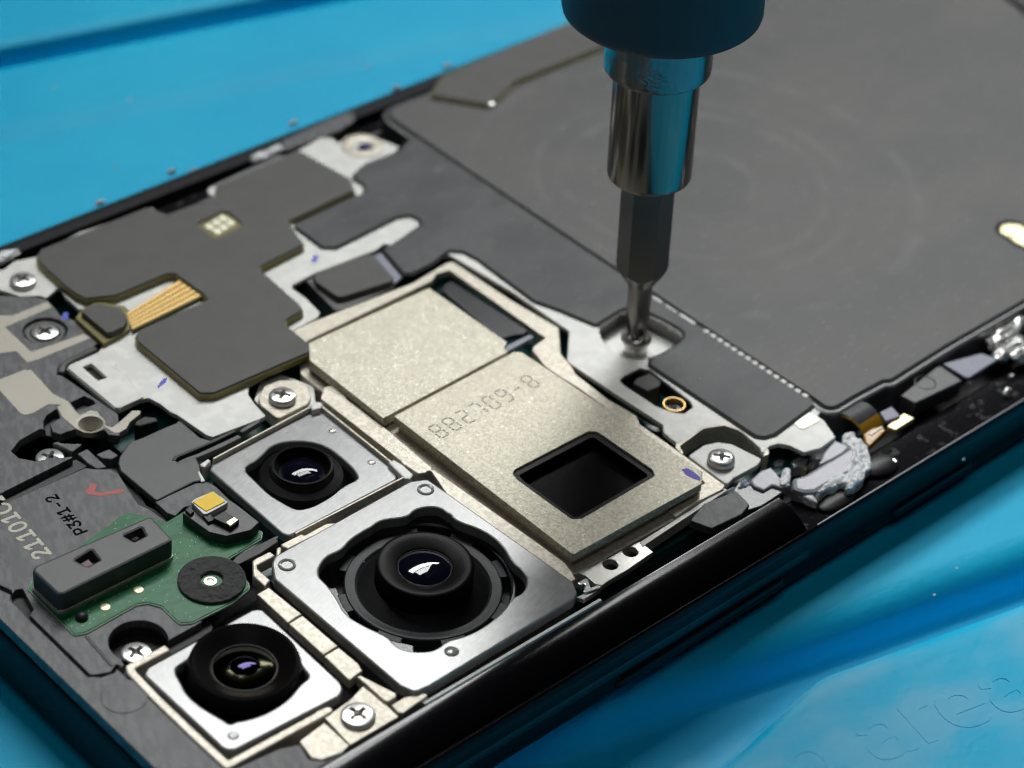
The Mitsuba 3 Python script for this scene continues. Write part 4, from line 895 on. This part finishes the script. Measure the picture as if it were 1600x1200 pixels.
# ------------------------------------------------------------------ right side: side key flex, tape, glue
slab(PH, 'rail_end_block', [(20.35,-10.42),(22.87,-9.63),(26.29,-10.12),(25.90,-12.10),(24.40,-12.57),(21.09,-12.25)], 6.2, 6.95, 'plastic', 0.2, 0.1)
kb = [(48.06,-10.10),(53.80,-9.38),(54.51,-9.42),(54.36,-12.17),(48.25,-11.68)]
slab(PH, 'key_switch', kb, 5.3, 6.9, 'cover_plastic', 0.12, 0.12, label='black side key switch block on the right edge')
kc = (51.31,-10.29)
add(PH + '__key_switch', 'round_mark', lathe([(1.0, 6.89), (1.0, 6.93), (0.9, 6.95), (0.88, 6.9)], 40, (kc[0], kc[1], 0)), 'black_plastic', 40)
slab(PH, 'key_flex', [(55.41,-9.10),(59.65,-10.27),(60.17,-11.82),(55.71,-11.96),(55.48,-11.63)], 6.2, 6.5, 'flex_violet', 0.1, 0.1)
slab(PH, 'key_flex', [(45.31,-10.12),(46.87,-10.21),(46.40,-11.65),(44.75,-11.29)], 6.0, 6.3, 'flex_violet', 0.1, 0.1)
for q, r, s in (((62.29,-10.03), (1.1, .8, .7), 1), ((63.51,-9.91), (1.6, 1.0, .8), 2), ((63.39,-11.35), (1.3, .7, .8), 3), ((60.97,-11.58), (.9, .7, .6), 4), ((62.50,-12.55), (1.1, .8, .6), 5), ((65.10,-9.71), (1.3, .6, .5), 6), ((66.68,-9.33), (1.0, .5, .4), 7), ((63.78,-12.49), (1.2, .8, .6), 8)):
    add(PH, 'foil_scrap', lump((q[0], q[1], 6.4), r, s, 0.55, 1.3, 3), 'foil', 25)
for q, r, s in (((57.90,-14.92), (.5, .4, .3), 11), ((57.21,-15.05), (.3, .3, .25), 12), ((59.82,-13.73), (.5, .25, .2), 13), ((55.83,-12.06), (.25, .25, .25), 14), ((46.59,-18.76), (.25, .15, .15), 17), ((41.48,-15.15), (.25, .4, .2), 18)):
    add(PH, 'foil_scrap', lump((q[0], q[1], 5.9), np.array(r) * .7, s, 0.6, 1.6, 2), 'foil', 25)
# rolled dark flex with its amber edge
fr = []
A, B = np.array((41.51,-8.31)), np.array((44.28,-8.19))
C2 = np.array((42.05,-11.20))
for ang in np.linspace(0, 1, 12):
    p = A + (C2 - A) * ang
    fr.append([p[0], p[1], 6.9 + 0.35 * math.sin(ang * 2.2) - 1.4 * ang ** 3])
fr = np.array(fr)
w = np.array([*(B - A), 0])
V = np.vstack([fr, fr + w, fr - [0, 0, .22], fr + w - [0, 0, .22]])
n = len(fr)
i = np.arange(n - 1)
Fq = np.vstack([np.column_stack([i, i + 1, i + 1 + n, i + n]), np.column_stack([i + 2 * n, i + 3 * n, i + 1 + 3 * n, i + 1 + 2 * n]), np.column_stack([i, i + 2 * n, i + 1 + 2 * n, i + 1]), np.column_stack([i + n, i + 1 + n, i + 1 + 3 * n, i + 3 * n])])
add(PH, 'rolled_flex', trimesh.Trimesh(V, np.vstack([Fq[:, [0, 1, 2]], Fq[:, [0, 2, 3]]]), process=False), 'graphite', 40, 'rolled dark flex strip with amber edges')
add(PH + '__rolled_flex', 'amber_edge', trimesh.Trimesh(V * [1, 1, 1] - np.array([0.03, 0.16, 0.12]), np.vstack([Fq[:, [0, 1, 2]], Fq[:, [0, 2, 3]]]), process=False), 'amber', 40)
slab(PH, 'amber_flex', [(42.05,-11.04),(43.07,-10.88),(44.25,-11.31),(44.09,-11.96),(42.96,-12.19),(41.16,-12.51),(41.41,-11.79)], 5.4, 6.0, 'amber', 0.1, 0.15)
slab(PH, 'flex_contact', [(42.43,-11.40),(44.14,-11.38),(44.09,-11.58),(42.32,-11.70)], 5.9, 6.12, 'beige_metal', 0.06, 0.05)
slab(PH, 'gold_contact', [(44.60,-11.60),(47.30,-11.32),(47.54,-12.40),(44.82,-12.47)], 5.5, 6.0, 'gold_pale', 0.1, 0.08)
# grey tape on the rail gap, round dark blob, glue
slab(PH, 'torn_tape', [(28.51,-9.72),(30.20,-9.39),(31.29,-9.63),(31.16,-10.56),(30.93,-10.97),(30.91,-12.42),(29.92,-12.10),(29.57,-11.40),(28.45,-11.41),(28.15,-10.46)], 6.0, 6.7, 'tape_grey', 0.08, 0.2)
slab(PH, 'torn_tape', [(26.04,-9.63),(27.93,-8.89),(28.81,-9.72),(29.09,-11.09),(30.45,-11.69),(29.99,-12.50),(27.17,-12.65),(25.55,-12.12)], 5.6, 6.4, 'film_black', 0.08, 0.25)
for j in range(9):
    q = np.array((27.54,-10.06)) + rng.uniform(-1, 1, 2) * [2.4, 0.9]
    add(PH, 'tape_shred', lump((q[0], q[1], 6.45), (rng.uniform(.3, .8), rng.uniform(.1, .25), .2), j, .6, 2, 2), 'tape_grey' if j % 3 else 'lint', 25)
slab(PH, 'torn_tape', [(36.48,-11.10),(38.52,-10.53),(38.71,-10.98),(38.91,-12.04),(37.66,-12.30),(36.00,-12.24),(34.83,-11.95)], 5.8, 6.7, 'tape_grey', 0.08, 0.2)
gl = poly([(31.76,-11.68),(32.98,-12.01),(39.18,-11.94),(39.00,-12.71),(37.83,-14.22),(36.48,-14.38),(34.35,-14.23),(32.06,-14.23),(31.12,-13.66),(30.68,-12.75)], 0.4)
add(PH, 'glue_strip', prism(gl, 5.4, 6.6, 0.4), 'tape_grey', 40, 'long grey glue strip on the broken edge')


def ragged(pts, z0, z1, seed, amp=0.3, size=0.16):
    m = prism(poly(chaikin(pts, 1), 0.08), z0, z1, 0.18)
    m = trimesh.Trimesh(m.vertices, m.faces, process=True)
    v, f = trimesh.remesh.subdivide_to_size(m.vertices, m.faces, size, max_iter=12)
    m = trimesh.Trimesh(v, f, process=True)
    m.merge_vertices()
    n = np.array(m.vertex_normals)
    v = np.array(m.vertices)
    d = amp * (meshkit.fbm(v * 1.5 + seed, 3, seed) - 0.45) + 0.12 * amp * (meshkit.fbm(v * 4 + seed, 2, seed + 4) - 0.5)
    m.vertices = v + n * d[:, None]
    return m


add(PH, 'glue_smear', ragged([(39.04,-11.07),(39.76,-10.54),(40.60,-10.53),(40.93,-10.97),(40.54,-11.41),(40.93,-11.73),(40.42,-12.27),(40.52,-12.64),(39.70,-13.54),(38.98,-14.34),(38.51,-14.88),(38.05,-14.95),(37.51,-15.01),(36.72,-15.59),(35.62,-15.64),(34.52,-15.79),(34.68,-15.36),(35.10,-15.09),(34.53,-14.59),(33.74,-14.78),(33.35,-14.42),(32.26,-14.53),(32.06,-14.16),(32.51,-14.06),(34.01,-14.04),(35.39,-13.84),(37.22,-13.46),(38.36,-12.98),(39.04,-12.29),(39.10,-11.73)], 5.6, 6.65, 3, 0.55), 'glue', 45, 'ragged whitish smear of glue on the broken edge')
add(PH, 'glue_smear', ragged([(31.17,-10.94),(31.97,-10.52),(32.42,-10.83),(31.94,-11.38),(31.25,-11.88),(30.54,-12.21),(29.97,-11.92),(30.14,-11.48)], 5.8, 6.9, 5, 0.4), 'glue', 45)
add(PH, 'glue_smear', ragged([(31.12,-12.34),(31.46,-13.04),(32.15,-13.13),(31.92,-13.54),(31.36,-13.54),(31.84,-13.91),(31.79,-14.45),(31.54,-14.98),(31.20,-14.58),(31.18,-13.70),(30.80,-12.83)], 5.5, 6.2, 7, 0.4), 'glue', 45)
add(PH, 'rubber_bump', lump((*(40.28,-14.58), 5.6), (1.9, 1.3, 0.55), 5, 0.08, 1, 3), 'black_plastic', 50)
add(PH, 'rubber_bump', lump((*(33.82,-15.27), 5.5), (2.2, 1.0, 0.45), 9, 0.1, 1, 3), 'black_plastic', 50)

# ------------------------------------------------------------------ the screw being turned, and the screwdriver
TIP = np.array([*(34.79,10.15), 5.6])
AX = np.array([-0.034, 0.035, 1.0])
AX /= np.linalg.norm(AX)
xa = np.cross([0, 1, 0], AX)
xa /= np.linalg.norm(xa)
ya = np.cross(AX, xa)
AM = np.eye(4)
AM[:3, 0], AM[:3, 1], AM[:3, 2], AM[:3, 3] = xa, ya, AX, TIP


def on_axis(m):
    m = m.copy()
    m.apply_transform(AM)
    return m


hs = lathe([(0.0, -0.05), (1.05, -0.05), (1.08, 0.5), (1.05, 0.75), (1.22, 1.0), (1.40, 1.25), (1.43, 1.5), (1.32, 1.74), (1.12, 1.86), (0.95, 1.74), (0.9, 1.3), (0, 1.2)], 48)
add(None, 'screw', on_axis(hs), 'bit_bright', 40)
labels['screw'] = {'label': 'small bright screw in the round well, held under the screwdriver tip', 'category': 'screw'}
SD = 'screwdriver'
labels[SD] = {'label': 'screwdriver with dark handle and silver shank standing upright on a screw', 'category': 'screwdriver'}
tipm = m3.Manifold.cylinder(3.6, 0.86, 1.08, 40).translate([0, 0, 1.2]) + m3.Manifold.cylinder(3.6, 1.06, 1.08, 40).translate([0, 0, 4.6])
for a in range(4):
    tipm = tipm - m3.Manifold.cylinder(6.5, 0.62, 0.08, 20).rotate([0, 13.5, 0]).translate([0.60, 0, 0.6]).rotate([0, 0, a * 90 + 62])
mm = tipm.to_mesh()
add(SD, 'bit_tip', on_axis(trimesh.Trimesh(mm.vert_properties[:, :3], mm.tri_verts, process=False)), 'bit_steel', 35)
hexa = Polygon([(2.33 * math.cos(a), 2.33 * math.sin(a)) for a in np.radians(np.arange(6) * 60 + 12)])
hx = m3.CrossSection([np.array(hexa.exterior.coords)[:-1]]).extrude(12.5).translate([0, 0, 7.7])
cone = m3.Manifold.cylinder(4.0, 1.0, 3.4, 64).translate([0, 0, 7.2]) + m3.Manifold.cylinder(30, 3.4, 3.4, 64).translate([0, 0, 11.1])
hx = (hx ^ cone).to_mesh()
add(SD, 'hex_bit', on_axis(trimesh.Trimesh(hx.vert_properties[:, :3], hx.tri_verts, process=False)), 'dark_steel', 20)
add(SD, 'bit_neck', on_axis(lathe([(1.04, 7.0), (1.08, 7.9), (1.3, 8.6), (1.75, 9.3), (1.6, 9.6)], 48)), 'bit_steel', 40)
add(SD, 'shank', on_axis(lathe([(2.1, 19.1), (3.45, 19.0), (3.62, 19.1), (3.70, 19.35), (3.70, 30.2)], 96)), 'chrome', 35)
add(SD, 'collar', on_axis(lathe([(3.6, 29.6), (4.35, 29.5), (4.5, 29.65), (4.56, 30.0), (4.56, 35.6)], 96)), 'knurl', 35)
add(SD, 'handle', on_axis(lathe([(4.4, 35.0), (7.6, 34.9), (8.0, 35.0), (8.25, 35.22), (8.35, 35.6), (8.36, 36.0), (8.36, 118), (7.5, 122), (0, 124)], 120)), 'handle_black', 35)
